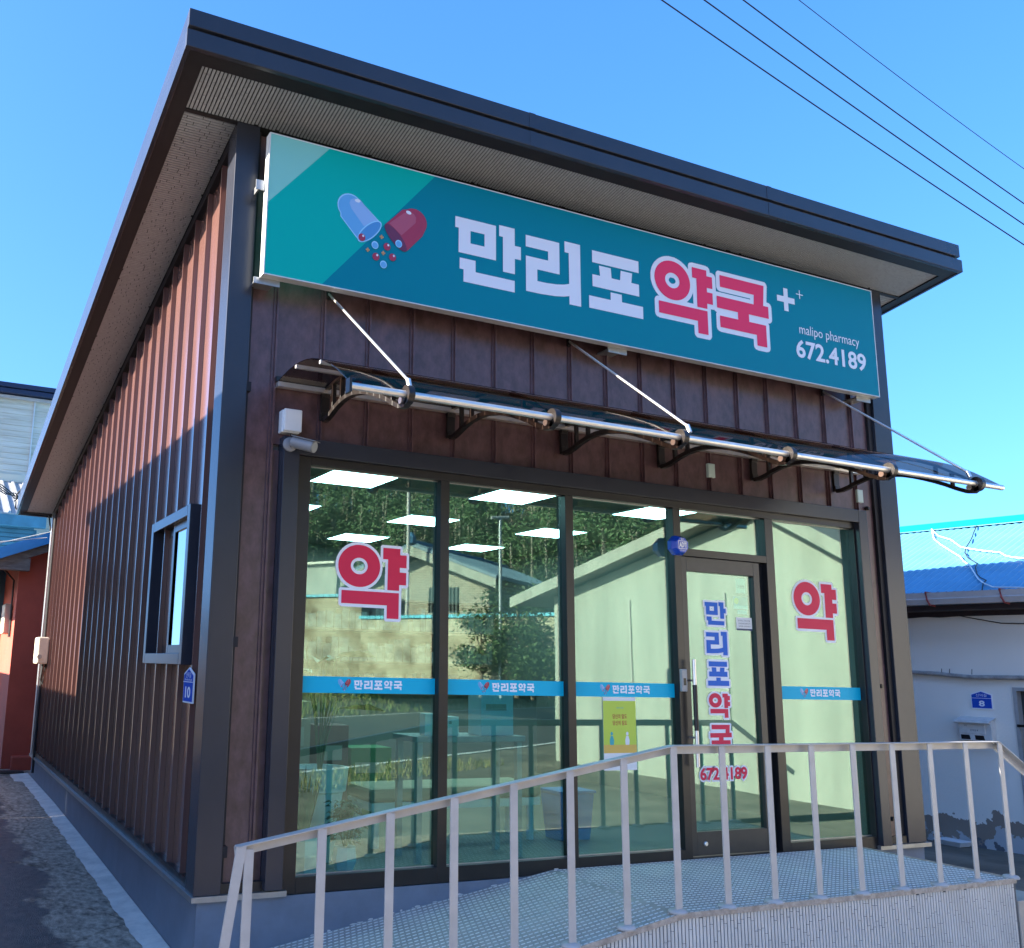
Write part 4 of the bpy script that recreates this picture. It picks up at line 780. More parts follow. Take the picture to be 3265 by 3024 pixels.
def carton(x0, x1, y0, y1, z0, z1, m, label, name='carton'):
    t = thing(name, ((x0+x1)/2, (y0+y1)/2, z0), label, 'box')
    b = MB(); b.box(x0, x1, y0, y1, z0, z1); b.build('body', m, t, bevel=.004)
    b = MB(); b.box(x0+.04, x1-.06, y0-.002, y0-.0005, z0+(z1-z0)*.62, z0+(z1-z0)*.78); b.build('label_sheet', mat('faded_label', (.35, .34, .30), .7), t)
carton(2.16, 2.43, .5, .68, .80, 1.08, mat('pale_blue_carton', (.45, .62, .68), .6), 'pale blue medicine carton standing on the display table')
carton(1.86, 1.98, .5, .62, .80, .93, 'white', 'small white device box on the display table', 'device_box')
carton(1.72, 1.82, .52, .60, .80, .95, 'paper', 'white leaflet holder at the left of the display table', 'leaflet_holder')
carton(1.80, 1.92, .52, .66, .60, .76, 'boxg', 'green medicine carton under the display table top') if False else None
carton(1.30, 1.62, 2.4, 2.7, -.02, .95, 'boxc', 'tall brown carton stack deep inside the left pane')
carton(1.68, 1.98, 2.4, 2.7, -.02, .75, 'boxr', 'reddish carton beside the tall brown stack inside')
carton(2.05, 2.45, 2.5, 2.8, -.02, .55, 'boxg', 'green printed carton on the floor inside the second pane')
t = thing('service_counter', (3.5, 4.6, -.02), 'long pharmacy counter across the back of the shop', 'counter')
b = MB(); b.box(1.0, 5.4, 4.5, 5.0, -.02, .95); b.build('counter_body', 'inner', t); b = MB(); b.box(.96, 5.44, 4.44, 5.04, .951, .99); b.build('counter_top', 'shelf', t)
t = thing('medicine_shelf', (3.2, 5.8, -.02), 'wall of medicine shelves behind the counter', 'shelf')
b = MB(); b.box(.4, 5.6, 5.70, 5.995, -.02, .02); 
for z in (.5, .9, 1.3, 1.7, 2.1): b.box(.4, 5.6, 5.70, 5.995, z, z+.025)
b.build('shelf_boards', 'shelf', t)
b = MB(); rq = random.Random(8)
for z in (.525, .925, 1.325, 1.725):
    x = .45
    while x < 5.5: w_ = rq.uniform(.05, .14); h_ = rq.uniform(.12, .3); b.box(x, x+w_-.01, 5.75, 5.95, z, z+h_); x += w_
tag(b.build('medicine_packs', mat('packs', (.13, .13, .13), .6, var=.6, vscale=7), t), kind='stuff')
# posters and stickers on the inside of the glass
def sheetthing(name, x0, x1, z0, z1, y, m, label, cat, extra=()):
    t = thing(name, ((x0+x1)/2, y, z0), label, cat)
    b = MB(); b.box(x0, x1, y, y+.0015, z0, z1); b.build('sheet', m, t)
    for (a0, a1, c0, c1, mm) in extra:
        b = MB(); b.add([(a0, y-.0006, c0), (a1, y-.0006, c0), (a1, y-.0006, c1), (a0, y-.0006, c1)], [(0, 1, 2, 3)]); b.build('printed_area', mm, t)
    return t
yp = .0262
t = sheetthing('poster', 2.855, 3.14, .60, 1.092, yp, 'paper', 'lime yellow poster with red headline taped on the pane left of the door', 'poster', ((2.855, 3.14, .77, 1.068, 'paper_y'), (2.855, 3.14, .715, .77, 'paper_o')))
text('poster_line', '당신의 말도', .034, 'inkr', t, lambda a, c: (2.998+a, yp-.0012, .962+c), width=.125, bold=.0006); text('poster_line', '당신의 짐도', .034, 'inkr', t, lambda a, c: (2.998+a, yp-.0012, .918+c), width=.125, bold=.0006)
text('poster_line', '대한약사회', .014, 'inkt', t, lambda a, c: (3.0+a, yp-.0012, 1.02+c))
for x in (2.925, 3.06):
    b = MB(); b.flat([circle(x, .845, .011, .013, 14), ], lambda a, c: (a, yp-.0012, c)); b.flat([[(x-.016, .77), (x+.016, .77), (x+.019, .80), (x+.010, .83), (x-.010, .83), (x-.019, .80)]], lambda a, c: (a, yp-.0012, c)); b.build('printed_figure', 'inkt' if x < 3 else 'paper', t)
t = sheetthing('door_notice', 4.125, 4.285, 1.602, 1.70, .0175, 'paper', 'small white printed notice at the right edge of the door glass', 'notice', ((4.125, 4.285, 1.602, 1.616, 'inkn'),))
for j, s_ in enumerate(('본 약국은 고객의 안전을', '개인정보보호법에 의거', '처방전을 안전하게 폐기')): text('notice_line', s_, .013, 'ink', t, lambda a, c: (4.205+a, .0165, 1.675-.021*j+c), width=.12)
t = sheetthing('door_sticker', 4.15, 4.245, 1.885, 2.0, .0275, mat('mint_sticker', (.55, .68, .62), .5), 'pale mint sticker at the top right of the door glass', 'sticker'); text('sticker_line', '가맹점', .03, 'ink', t, lambda a, c: (4.197+a, .0265, 1.935+c), width=.07)
t = sheetthing('badge_sticker', 4.115, 4.262, 1.765, 1.86, .0275, mat('grey_badge', (.42, .46, .46), .5), 'grey and yellow badge sticker below the mint one', 'sticker', ((4.115, 4.262, 1.765, 1.79, 'paper'),))
b = MB(); b.flat([circle(4.145, 1.825, .024, .024, 18)], lambda a, c: (a, .0264, c)); b.build('yellow_mascot_patch', 'inky', t)
t = sheetthing('small_door_label', 4.155, 4.25, 1.725, 1.755, .0275, 'paper', 'tiny white label between the badge and the notice on the door', 'sticker')

# ------------------------------------------------------------------ RIGHT NEIGHBOUR (white house, blue roof)
P0 = Vector((8.5, 1.79)); DN = Vector((-.177, .984)).normalized(); NN = Vector((DN.y, -DN.x))
NSC = 1.12
def nb(s, o, z):
    p = P0+DN*s+NN*o; q = CAM+(Vector((p.x, p.y, z))-CAM)*NSC; return (q.x, q.y, q.z)
NH = thing('white_house', nb(0, 2.5, -.45), 'white rendered house with blue corrugated roof and peeling wall foot', 'house')
def nbox(mb, s0, s1, o0, o1, z0, z1): mb.hexa([nb(s0, o0, z0), nb(s1, o0, z0), nb(s1, o1, z0), nb(s0, o1, z0), nb(s0, o0, z1), nb(s1, o0, z1), nb(s1, o1, z1), nb(s0, o1, z1)])
S0, S1 = -4.2, 9.0
b = MB(); nbox(b, -.985, S1, 0, .2, -.7, 2.02); nbox(b, -1.9, -.985, 0, .2, 1.22, 2.02); nbox(b, S0, -1.9, 0, .2, -.7, 2.02); nbox(b, S0, S1, 4.9, 5.1, -.7, 2.02); nbox(b, S0, S0+.2, .2, 4.9, -.7, 2.02); nbox(b, S1-.2, S1, .2, 4.9, -.7, 2.02)
b.build('wall', 'wall_n', NH)
for s_ in (S0, S1-.2):
    b = MB(); b.prism([(.0, 2.02), (5.1, 2.02), (2.55, 3.18)], lambda a, c, d: nb(s_+d, a, c), .2); b.build('gable_wall', 'wall_n', NH)
def corr(s0, s1, o0, z0_, o1, z1_, name, m, parent, pitch=.085, amp=.009):
    mb = MB(); n = int((s1-s0)/pitch*4)
    for i in range(n+1):
        s_ = s0+(s1-s0)*i/n; h = amp*math.sin(2*math.pi*(s_-s0)/pitch); mb.v += [nb(s_, o0, z0_+h), nb(s_, o1, z1_+h), nb(s_, o0, z0_+h-.02), nb(s_, o1, z1_+h-.02)]
    for i in range(n): p, q = 4*i, 4*i+4; mb.f += [(p, q, q+1, p+1), (p+2, p+3, q+3, q+2), (p, p+2, q+2, q), (p+1, q+1, q+3, p+3)]
    return mb.build(name, m, parent, smooth=True)
rf = corr(S0-.3, S1+.3, -.30, 2.19, 2.55, 3.33, 'roof', 'bluetin', NH); corr(S0-.3, S1+.3, 5.4, 2.19, 2.56, 3.33, 'roof', 'bluetin', NH)
b = MB(); b.hexa([nb(S0-.3, 2.25, 3.235), nb(S1+.3, 2.25, 3.235), nb(S1+.3, 2.55, 3.355), nb(S0-.3, 2.55, 3.355), nb(S0-.3, 2.25, 3.242), nb(S1+.3, 2.25, 3.242), nb(S1+.3, 2.55, 3.372), nb(S0-.3, 2.55, 3.372)]); b.hexa([nb(S0-.3, 2.551, 3.355), nb(S1+.3, 2.551, 3.355), nb(S1+.3, 2.85, 3.235), nb(S0-.3, 2.85, 3.235), nb(S0-.3, 2.551, 3.372), nb(S1+.3, 2.551, 3.372), nb(S1+.3, 2.85, 3.242), nb(S0-.3, 2.85, 3.242)]); b.build('ridge_cap', 'bluecap', rf)
prof = [(-.42, 2.185), (-.40, 2.185), (-.40, 2.15), (-.395, 2.145), (-.395, 2.095), (-.385, 2.085), (-.385, 2.055), (-.31, 2.055), (-.31, 2.15), (-.315, 2.15), (-.315, 2.06), (-.38, 2.06), (-.42, 2.09)]
prof = [(-.43, 2.18), (-.42, 2.12), (-.435, 2.11), (-.415, 2.055), (-.32, 2.055), (-.32, 2.17), (-.33, 2.17), (-.33, 2.065), (-.405, 2.065), (-.42, 2.18)]
b = MB(); b.prism(prof, lambda a, c, d: nb(S0-.3+d, a, c), S1-S0+.6); b.build('gutter', 'gutter', NH)
b = MB(); nbox(b, S0-.3, S1+.3, -.3, -.001, 2.0, 2.052); nbox(b, S0, S1, -.03, -.001, 1.95, 1.999); b.build('eave_board', 'maroon', NH)
for s_ in (-.42, -1.13, .6, -1.9):
    b = MB(); b.tube([nb(s_, -.32, 2.185), nb(s_+.0, -.437, 2.185), nb(s_-.01, -.44, 2.11), nb(s_-.03, -.43, 2.05), nb(s_-.03, -.32, 2.045)], .011, 6); b.build('gutter_strap', 'rust', NH)
# door recess
b = MB(); nbox(b, -1.02, -.985, -.02, .15, -.45, 1.22); nbox(b, -1.9, -1.865, -.02, .15, -.45, 1.22); nbox(b, -1.865, -1.02, -.02, .15, 1.185, 1.22); b.build('door_frame', 'steel', NH)
b = MB(); nbox(b, -1.865, -1.02, .08, .11, -.45, 1.185); nd = b.build('door', 'dark', NH)
b = MB(); nbox(b, -1.08, -1.0, -.035, -.022, .83, .855); b.build('hinge', 'plastic', nd)
fnb = lambda s_, z, d: nb(-s_, -.002-d, z)
house_plate('address_plate', .685, 1.083, .205, .186, fnb, '8', 'blue address plate numbered 8 on the white house wall', None, .27)
M['mail'] = mat('mailbox_paint', (.66, .65, .62), .5, var=.12, vscale=12)
t = thing('mailbox', nb(-.62, -.1, .66), 'weathered grey steel mailbox under the number 8 plate', 'mailbox')
b = MB(); nbox(b, -.79, -.485, -.11, -.002, .67, .88); b.build('body', 'mail', t, bevel=.004)
b = MB(); nbox(b, -.735, -.485, -.118, -.1105, .74, .862); b.build('flap', 'mail', t, bevel=.003)
b = MB(); b.hexa([nb(-.80, -.16, .862), nb(-.46, -.16, .862), nb(-.46, .0, .90), nb(-.80, .0, .90), nb(-.80, -.16, .87), nb(-.46, -.16, .87), nb(-.46, .0, .908), nb(-.80, .0, .908)]); b.tube([nb(-.80, -.16, .855), nb(-.46, -.16, .855)], .014, 8); b.build('hood', 'mail', t)
for (a, c) in (((-.59), (-.50)), ((-.725), (-.635))):
    b = MB(); b.add([nb(a, -.1115, .68), nb(c, -.1115, .68), nb(c+.005, -.1115, .725), nb(a+.012, -.1115, .725)], [(0, 1, 2, 3)]); b.build('slot', 'frame', t)
text('address_note', '신덕길 8', .022, 'ink', t, lambda a, c: nb(-.63-a, -.119, .775+c)); text('address_note', '우편', .016, 'ink', t, lambda a, c: nb(-.55-a, -.119, .82+c))
t = thing('wrapped_pipe', nb(0, -.03, 1.33), 'dirty wrapped pipe running along the white wall above the number plate', 'pipe')
b = MB(); b.tube([nb(2.2, -.04, 1.36), nb(.6, -.04, 1.365), nb(0, -.04, 1.352), nb(-.3, -.042, 1.34), nb(-.45, -.045, 1.325), nb(-.62, -.045, 1.312), nb(-.85, -.04, 1.315), nb(-1.1, -.04, 1.318), nb(-1.9, -.04, 1.325), nb(-4.1, -.04, 1.35)], .026, 10); b.build('pipe', 'pipe', t, smooth=True)
for s_ in (-.33, -.41, -.63): b = MB(); b.tube([nb(s_, -.045, 1.34), nb(s_-.01, -.055, 1.395)], .004, 5); b.build('tie_wire', 'cable', t)
t = thing('wall_cable', nb(0, -.02, 1.9), 'thin black cable sagging under the eave of the white house', 'cable')
b = MB(); b.tube([nb(2.0, -.02, 1.94), nb(.3, -.02, 1.935), nb(0, -.02, 1.943), nb(-.2, -.02, 1.955), nb(-.35, -.02, 1.945), nb(-.55, -.02, 1.955), nb(-.75, -.02, 1.91), nb(-.95, -.02, 1.868), nb(-1.15, -.02, 1.86), nb(-2.5, -.02, 1.95)], .006, 6); b.build('cable', 'cable', t, smooth=True)
def roofpt(px, py):                           # pixel on the blue roof plane, a little above it
    a, bq, c = Vector(nb(0, -.30, 2.19)), Vector(nb(1, -.30, 2.19)), Vector(nb(0, 2.55, 3.33)); nn_ = (bq-a).cross(c-a).normalized(); d = ray(px, py); p = CAM+d*((a-CAM).dot(nn_)/d.dot(nn_)); return p+(nn_ if nn_.z > 0 else -nn_)*.028
zr_ = lambda a, c: roofpt(2850+a/4.62, 1600+c/4.62)
for pts, m, lab in (([(550, 368), (575, 450), (670, 535), (850, 590), (985, 690), (1060, 712), (1300, 750), (1575, 780), (1650, 825), (1760, 852), (1990, 870)], 'wcable', 'upper white cable trailing over the blue roof'),
                    ([(545, 368), (570, 460), (600, 575), (690, 655), (870, 770), (985, 840), (1040, 910), (1130, 975), (1200, 1090), (1250, 1170), (1340, 1240), (1480, 1295), (1917, 1300), (2000, 1305)], 'wcable', 'lower white cable trailing down the blue roof'),
                    ([(1235, 285), (1225, 390), (1190, 470), (1150, 580), (1070, 710), (1055, 780), (1100, 860), (1240, 945), (1210, 1000), (1235, 1100), (1280, 1150), (1370, 1195), (1325, 1240), (1305, 1355)], 'cable', 'dark coiled cable hanging down the blue roof')):
    pp = [zr_(*q) for q in pts]; t = thing('roof_cable', pp[0], lab, 'cable', 'cables on the blue roof'); b = MB(); b.tube(pp, .008 if m == 'wcable' else .007, 6); b.build('cable', m, t, smooth=True)
ft = nb(-.335, -.13, -.40); t = thing('foam_tray', ft, 'white foam tray lying on the ground at the foot of the white wall', 'tray')
b = MB(); pts8 = []
for (hx, hy, z) in ((.085, .13, .004), (.11, .16, .055)):
    for a, c in ((-1, -1), (1, -1), (1, 1), (-1, 1)): pts8.append((ft[0]+a*hx, ft[1]+c*hy, ft[2]+z))
b.hexa(pts8); b.build('tray', 'foam', t); b = MB(); b.box(ft[0]-.12, ft[0]+.12, ft[1]-.17, ft[1]+.17, ft[2]+.0555, ft[2]+.062); b.build('rim', 'foam', t)

# ------------------------------------------------------------------ LEFT BACKGROUND
RH = thing('red_house', (2, 11.5, -.3), 'red painted house with blue roof edge behind the pharmacy', 'house')
b = MB(); b.prism([(-.28, -.5), (6, -.5), (6, 5.3), (-.28, 2.72)], lambda a, c, d: (a, 9.5+d, c), 4.5); b.build('wall', 'red', RH)
b = MB(); b.box(-.16, 1.5, 9.3, 9.498, -.32, -.12); b.build('step', 'red', RH, bevel=.02)
b = MB(); b.hexa([(-1.5, 9.2, 2.30), (6.3, 9.2, 5.48), (6.3, 14.3, 5.48), (-1.5, 14.3, 2.30), (-1.5, 9.2, 2.41), (6.3, 9.2, 5.59), (6.3, 14.3, 5.59), (-1.5, 14.3, 2.41)]); rr_ = b.build('roof', 'bluetin', RH); M['blue_edge'] = mat('blue_verge', (.03, .27, .62), .4, var=.1, vscale=3)
b = MB(); b.hexa([(-1.5, 9.16, 2.27), (6.3, 9.16, 5.45), (6.3, 9.198, 5.45), (-1.5, 9.198, 2.27), (-1.5, 9.16, 2.435), (6.3, 9.16, 5.62), (6.3, 9.198, 5.62), (-1.5, 9.198, 2.435)]); b.build('roof_edge', 'blue_edge', rr_)
b = MB(); b.hexa([(-1.5, 9.25, 2.15), (.5, 9.25, 2.97), (.5, 9.32, 2.97), (-1.5, 9.32, 2.15), (-1.5, 9.25, 2.29), (.5, 9.25, 3.10), (.5, 9.32, 3.10), (-1.5, 9.32, 2.29)]); b.build('verge_board', 'wood', RH)
b = MB(); b.box(-1.4, -.16, 9.26, 9.45, 2.50, 2.68); b.build('eave_beam', 'wood', RH)
t = thing('wall_meter', (-.40, 10.2, 1.6), 'pale meter box on the sunlit side of the red house', 'meter box')
b = MB(); b.box(-.40, -.281, 10.0, 10.5, 1.60, 2.05); b.build('housing', 'beigebox', t, bevel=.02); b = MB(); b.tube([(-.30, 9.95, 1.55), (-.31, 9.95, 2.4), (-.5, 9.7, 2.55)], .015, 6); b.build('cable', 'cable', t)
SH = thing('grey_shed', (-.4, 12.5, -.3), 'shed with grey ribbed roof and teal gutter behind the red house', 'shed')
b = MB(); b.box(-1.0, .15, 12.05, 15, -.5, 3.45); b.build('wall', 'teal', SH)
for z in np.arange(3.0, 3.45, .075): b = MB(); b.box(-1.0, .10, 12.03, 12.049, float(z), float(z)+.06); b.build('siding_board', 'teal', SH)
b = MB(); b.box(-1.1, .27, 11.78, 11.92, 3.46, 3.66); b.build('gutter', 'teal', SH, bevel=.01)
b = MB(); n = 7
for i in range(n):
    x = -1.15+i*.21; b.hexa([(x, 11.8, 3.665), (x+.14, 11.8, 3.665), (x+.14, 15, 4.75), (x, 15, 4.75), (x, 11.8, 3.685), (x+.14, 11.8, 3.685), (x+.14, 15, 4.77), (x, 15, 4.77)]); b.hexa([(x+.14, 11.8, 3.665), (x+.21, 11.8, 3.665), (x+.21, 15, 4.75), (x+.14, 15, 4.75), (x+.155, 11.8, 3.72), (x+.195, 11.8, 3.72), (x+.195, 15, 4.805), (x+.155, 15, 4.805)])
b.build('roof', 'greytin', SH)
BB = thing('beige_building', (.9, 18, -.3), 'tall beige sided building with dark navy parapet behind the shed', 'building')
b = MB(); b.box(-1.2, 3, 15.02, 22, -.5, 6.5); b.build('wall', 'beige', BB)
for i, z in enumerate(np.arange(4.9, 6.5, .118)): b = MB(); b.hexa([(-1.2, 15.0, float(z)), (3, 15.0, float(z)), (3, 15.019, float(z)), (-1.2, 15.019, float(z)), (-1.2, 15.012, float(z)+.116), (3, 15.012, float(z)+.116), (3, 15.019, float(z)+.116), (-1.2, 15.019, float(z)+.116)]); b.build('siding_board', 'beige', BB)
b = MB(); b.box(-1.3, 3.1, 14.9, 15.0, 6.5, 6.56); b.build('eave_trim', 'gutter', BB)
b = MB(); b.box(-1.4, 3.2, 14.78, 22, 6.58, 6.68); b.box(-1.4, 3.2, 14.74, 22, 6.69, 6.79); b.build('parapet', mat('navy_parapet', (.012, .02, .055), .4), BB, bevel=.01)
b = MB(); b.box(.14, .165, 14.97, 14.998, 4.9, 6.5); b.build('downpipe', 'wframe', BB)
b = MB(); b.box(-1.2, 3, 14.95, 14.999, 4.76, 4.92); b.build('flashing', mat('cream_flashing', (.66, .60, .46), .6), BB)
t = thing('cable_tangle', (-.5, 11.9, 4.0), 'tangle of thin black cables above the grey shed roof', 'cable'); rq = random.Random(4)
b = MB()
for i in range(4): b.tube([(-1.5, 11.7, 4.15+.05*i), (-.62, 11.7, 4.08+.04*i), (-.45+.05*i, 11.7, 3.98), (-.30, 11.7, 4.02-.05*i), (-.12, 11.7, 3.86+.06*i)], .012, 6)
b.build('cable', 'cable', t, smooth=True)
t = thing('white_wires', (-.5, 9.1, 3.1), 'two thin white wires crossing in front of the blue roof edge', 'cable'); b = MB()
b.tube([on(-200, 1775, 1, 9.0), on(160, 1697, 1, 9.0)], .006, 6); b.tube([on(-200, 1745, 1, 9.0), on(150, 1715, 1, 9.0)], .006, 6); b.build('wire', 'wcable', t)
# clutter at the foot of the red house
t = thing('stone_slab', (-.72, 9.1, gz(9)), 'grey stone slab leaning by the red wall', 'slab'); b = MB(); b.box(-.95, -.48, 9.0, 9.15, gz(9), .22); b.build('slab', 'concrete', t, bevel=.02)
t = thing('drain_cover', (-.2, 8.95, gz(9)), 'dark drain cover by the rear corner of the pharmacy', 'drain cover'); b = MB(); b.box(-.38, -.02, 8.85, 9.1, gz(9)+.004, gz(9)+.03); b.build('cover', 'wet', t, bevel=.005); b = MB(); b.box(-.35, -.05, 8.9, 8.92, gz(9)+.031, gz(9)+.036); b.build('rib', 'wet', t)
t = thing('shrub_sprig', (-.66, 8.7, gz(9)), 'leafy shrub sprig at the left edge before the red wall', 'shrub'); b = MB(); b.tube([(-.95, 8.7, -.3), (-.85, 8.7, .4), (-.64, 8.7, .78)], .012, 6); b.build('stem', 'bark', t); b = MB(); leaves(b, 60, (-.72, 8.7, .45), .12, .0, .35, .018, .12, rq); b.build('leaves', 'leaf', t)
# house to the left of the alley (outside the picture; its eave shades the lower wall)
LH = thing('alley_house', (-5, .5, -.4), 'plain house on the left side of the alley', 'house')
b = MB(); b.box(-7.6, -2.95, -.7, 5.5, -.6, 3.95); b.build('wall', 'cream', LH)
b = MB(); b.hexa([(-2.8, -.9, 3.96), (-5.35, -.9, 4.75), (-5.35, 5.7, 4.75), (-2.8, 5.7, 3.96), (-2.8, -.9, 4.045), (-5.35, -.9, 4.84), (-5.35, 5.7, 4.84), (-2.8, 5.7, 4.045)]); b.hexa([(-7.9, -.9, 3.96), (-5.351, -.9, 4.75), (-5.351, 5.7, 4.75), (-7.9, 5.7, 3.96), (-7.9, -.9, 4.045), (-5.351, -.9, 4.84), (-5.351, 5.7, 4.84), (-7.9, 5.7, 4.045)]); b.build('roof', 'tile', LH)
AWL = thing('alley_wall', (-2.9, 8.8, -.4), 'low block wall along the left side of the alley', 'wall'); b = MB(); b.box(-3.0, -2.8, 5.51, 12.0, -.5, 1.98); b.build('wall', 'block', AWL); b = MB(); b.box(-3.06, -2.80, 5.51, 12.0, 1.985, 2.07); b.build('coping', 'cement', AWL)

# ------------------------------------------------------------------ ACROSS THE ROAD (seen in the glass)
CH = thing('cream_house', (13, -7, -.5), 'sunlit cream gabled house reflected in the right panes', 'house')
gp = [(-12.0, 2.62), (-5.4, 3.92), (-2.4, 2.2)]
b = MB(); b.prism([(-11.0, -.6), (-2.7, -.6), (-2.7, 2.35), (-5.4, 3.88), (-11.0, 2.78)], lambda a, c, d: (10.4+d, a, c), 6.); b.build('gable_wall', 'cream', CH)
for (a, c) in (((-12.0, 2.62), (-5.4, 3.92)), ((-5.4, 3.92), (-2.2, 2.07))):
    b = MB(); b.hexa([(10.0, a[0], a[1]), (16.6, a[0], a[1]), (16.6, c[0], c[1]), (10.0, c[0], c[1]), (10.0, a[0], a[1]+.16), (16.6, a[0], a[1]+.16), (16.6, c[0], c[1]+.16), (10.0, c[0], c[1]+.16)]); rfc = b.build('roof', mat('cream_roof', (.20, .19, .18), .6), CH)
    b = MB(); b.hexa([(9.96, a[0], a[1]-.04), (9.998, a[0], a[1]-.04), (9.998, c[0], c[1]-.04), (9.96, c[0], c[1]-.04), (9.96, a[0], a[1]+.18), (9.998, a[0], a[1]+.18), (9.998, c[0], c[1]+.18), (9.96, c[0], c[1]+.18)]); b.build('barge_board', 'cream', rfc)
for y in (-8.6, -6.3): b = MB(); b.tube([(10.37, y, -.5), (10.37, y, 2.6)], .012, 6); b.build('wall_conduit', 'gutter', CH)
# bank and upper lot
def rd(s, u, z): return roadpt(s, u, z)
b = MB(); U = [(-17, -.50), (-18.5, -.15), (-20, .05), (-22.5, .4), (-25, 1.0), (-28, 1.25), (-40, 1.4), (-70, 1.6)]
for u, z in U: b.v += [rd(-90, u, z), rd(120, u, z)]
b.f = [(2*i, 2*i+1, 2*i+3, 2*i+2) for i in range(len(U)-1)]; tag(b.build('bank', 'earth'), kind='structure')
# dry grass on the bank
rg = random.Random(17); b = MB()
for _ in range(5200):
    s_, u = rg.uniform(8, 44), rg.uniform(-21.5, -16.9); z = np.interp(-u, [-q[0] for q in U], [q[1] for q in U]); p = Vector(rd(s_, u, z)); a = rg.uniform(0, 6.28); h = rg.uniform(.12, .38)
    d = Vector((math.cos(a), math.sin(a), 0)); b.add([p-d*.03, p+d*.03, p+Vector((rg.uniform(-.12, .12), rg.uniform(-.12, .12), h))], [(0, 1, 2)])
tag(b.build('dry_grass', mat('straw', (.30, .26, .11), .9, var=.4, vscale=3, col2=(.14, .20, .05))), 'dry grass covering the roadside bank', 'grass', kind='stuff')
b = MB()
for _ in range(2600):
    s_, u = rg.uniform(2, 13), rg.uniform(-6.2, -4.6); p = Vector(rd(s_, u, -.505)); a = rg.uniform(0, 6.28); h = rg.uniform(.04, .16); d = Vector((math.cos(a), math.sin(a), 0)); b.add([p-d*.012, p+d*.012, p+Vector((rg.uniform(-.06, .06), rg.uniform(-.06, .06), h))], [(0, 1, 2)])
tag(b.build('verge_grass', mat('verge', (.14, .16, .05), .9, var=.5, vscale=3, col2=(.30, .25, .12))), 'straggly grass along the near edge of the road', 'grass', kind='stuff')
# block wall with turquoise coping
WD = 31.
A0 = refl(*z6(150, 1255), WD+4.5); A1 = refl(*z6(640, 1260), WD+2.2); A2 = refl(*z6(1340, 1330), WD-1.8); A3 = A2+(A2-A1)*.6
zb_ = .6; zl = refl(*z6(400, 915), WD+3.3).z; zr2 = refl(*z6(1000, 1040), WD+.2).z
BW = thing('block_wall', (A1.x, A1.y, zb_), 'stained concrete block wall with turquoise tile coping across the road', 'wall')
def wseg(p, q, top, name, m, t0=0., t1=None, th=.2):
    d = Vector((q.x-p.x, q.y-p.y, 0)); Ln = d.length; ang = math.atan2(d.y, d.x)
    k = MB(); k.box(0, Ln, -th/2, th/2, t0, t1 if t1 else top); o = k.build(name, m); o.matrix_world = Matrix.Translation((p.x, p.y, 0)) @ Matrix.Rotation(ang, 4, 'Z')
    mw = o.matrix_world.copy(); o.parent = BW; o.matrix_parent_inverse = BW.matrix_world.inverted(); o.matrix_world = mw; return o
wseg(A0, A1, zl, 'wall_section', 'block', zb_); wseg(A1, A2, zr2, 'wall_section', 'block', zb_); wseg(A2, A3, zr2, 'wall_section', 'block', zb_)
for p, q, tz in ((A0, A1, zl), (A1, A3, zr2)):
    Ln = (q-p).length; n = int(Ln/.28)
    for i in range(n):
        a_ = p+(q-p)*(i/n); c_ = p+(q-p)*((i+.92)/n); wseg(a_, c_, 0, 'coping_tile', 'tcap', tz+.005, tz+.12, .42)
# brick house with tiled roof
PL = refl(*z6(470, 830), 41); PR = refl(*z6(1420, 800), 36.5); zev = (PL.z+PR.z)/2; PK = refl(*z6(905, 600), 38.8)
g2 = Vector((PR.x-PL.x, PR.y-PL.y, 0)); GW = g2.length; g2.normalize(); h2 = Vector((g2.y, -g2.x, 0))
if h2.dot(Vector((PR.x+1.5, PR.y-5.5, 0))) < 0: h2 = -h2
ang = math.atan2(g2.y, g2.x)
BH = bpy.data.objects.new('brick_house', None); COL.objects.link(BH); BH.matrix_world = Matrix.Translation((PL.x, PL.y, 0)) @ Matrix.Rotation(ang, 4, 'Z'); tag(BH, 'brick house with blue grey tiled gable roof behind the block wall', 'house')
sg = -1 if h2.dot(Vector((-g2.y, g2.x, 0))) < 0 else 1
def bh(mb, name, m, parent=None, smooth=False):
    o = mb.build(name, m, None, smooth); o.parent = parent or BH; o.matrix_parent_inverse = Matrix.Identity(4); return o
DEP = 12.; zp = PK.z-.15; ov = .7
k = MB(); k.prism([(ov, .8), (GW-ov, .8), (GW-ov, zev+.1), (GW/2, zp-.35), (ov, zev+.1)], lambda a, c, d: (a, sg*(.8+d), c), DEP); bh(k, 'wall', 'brick')
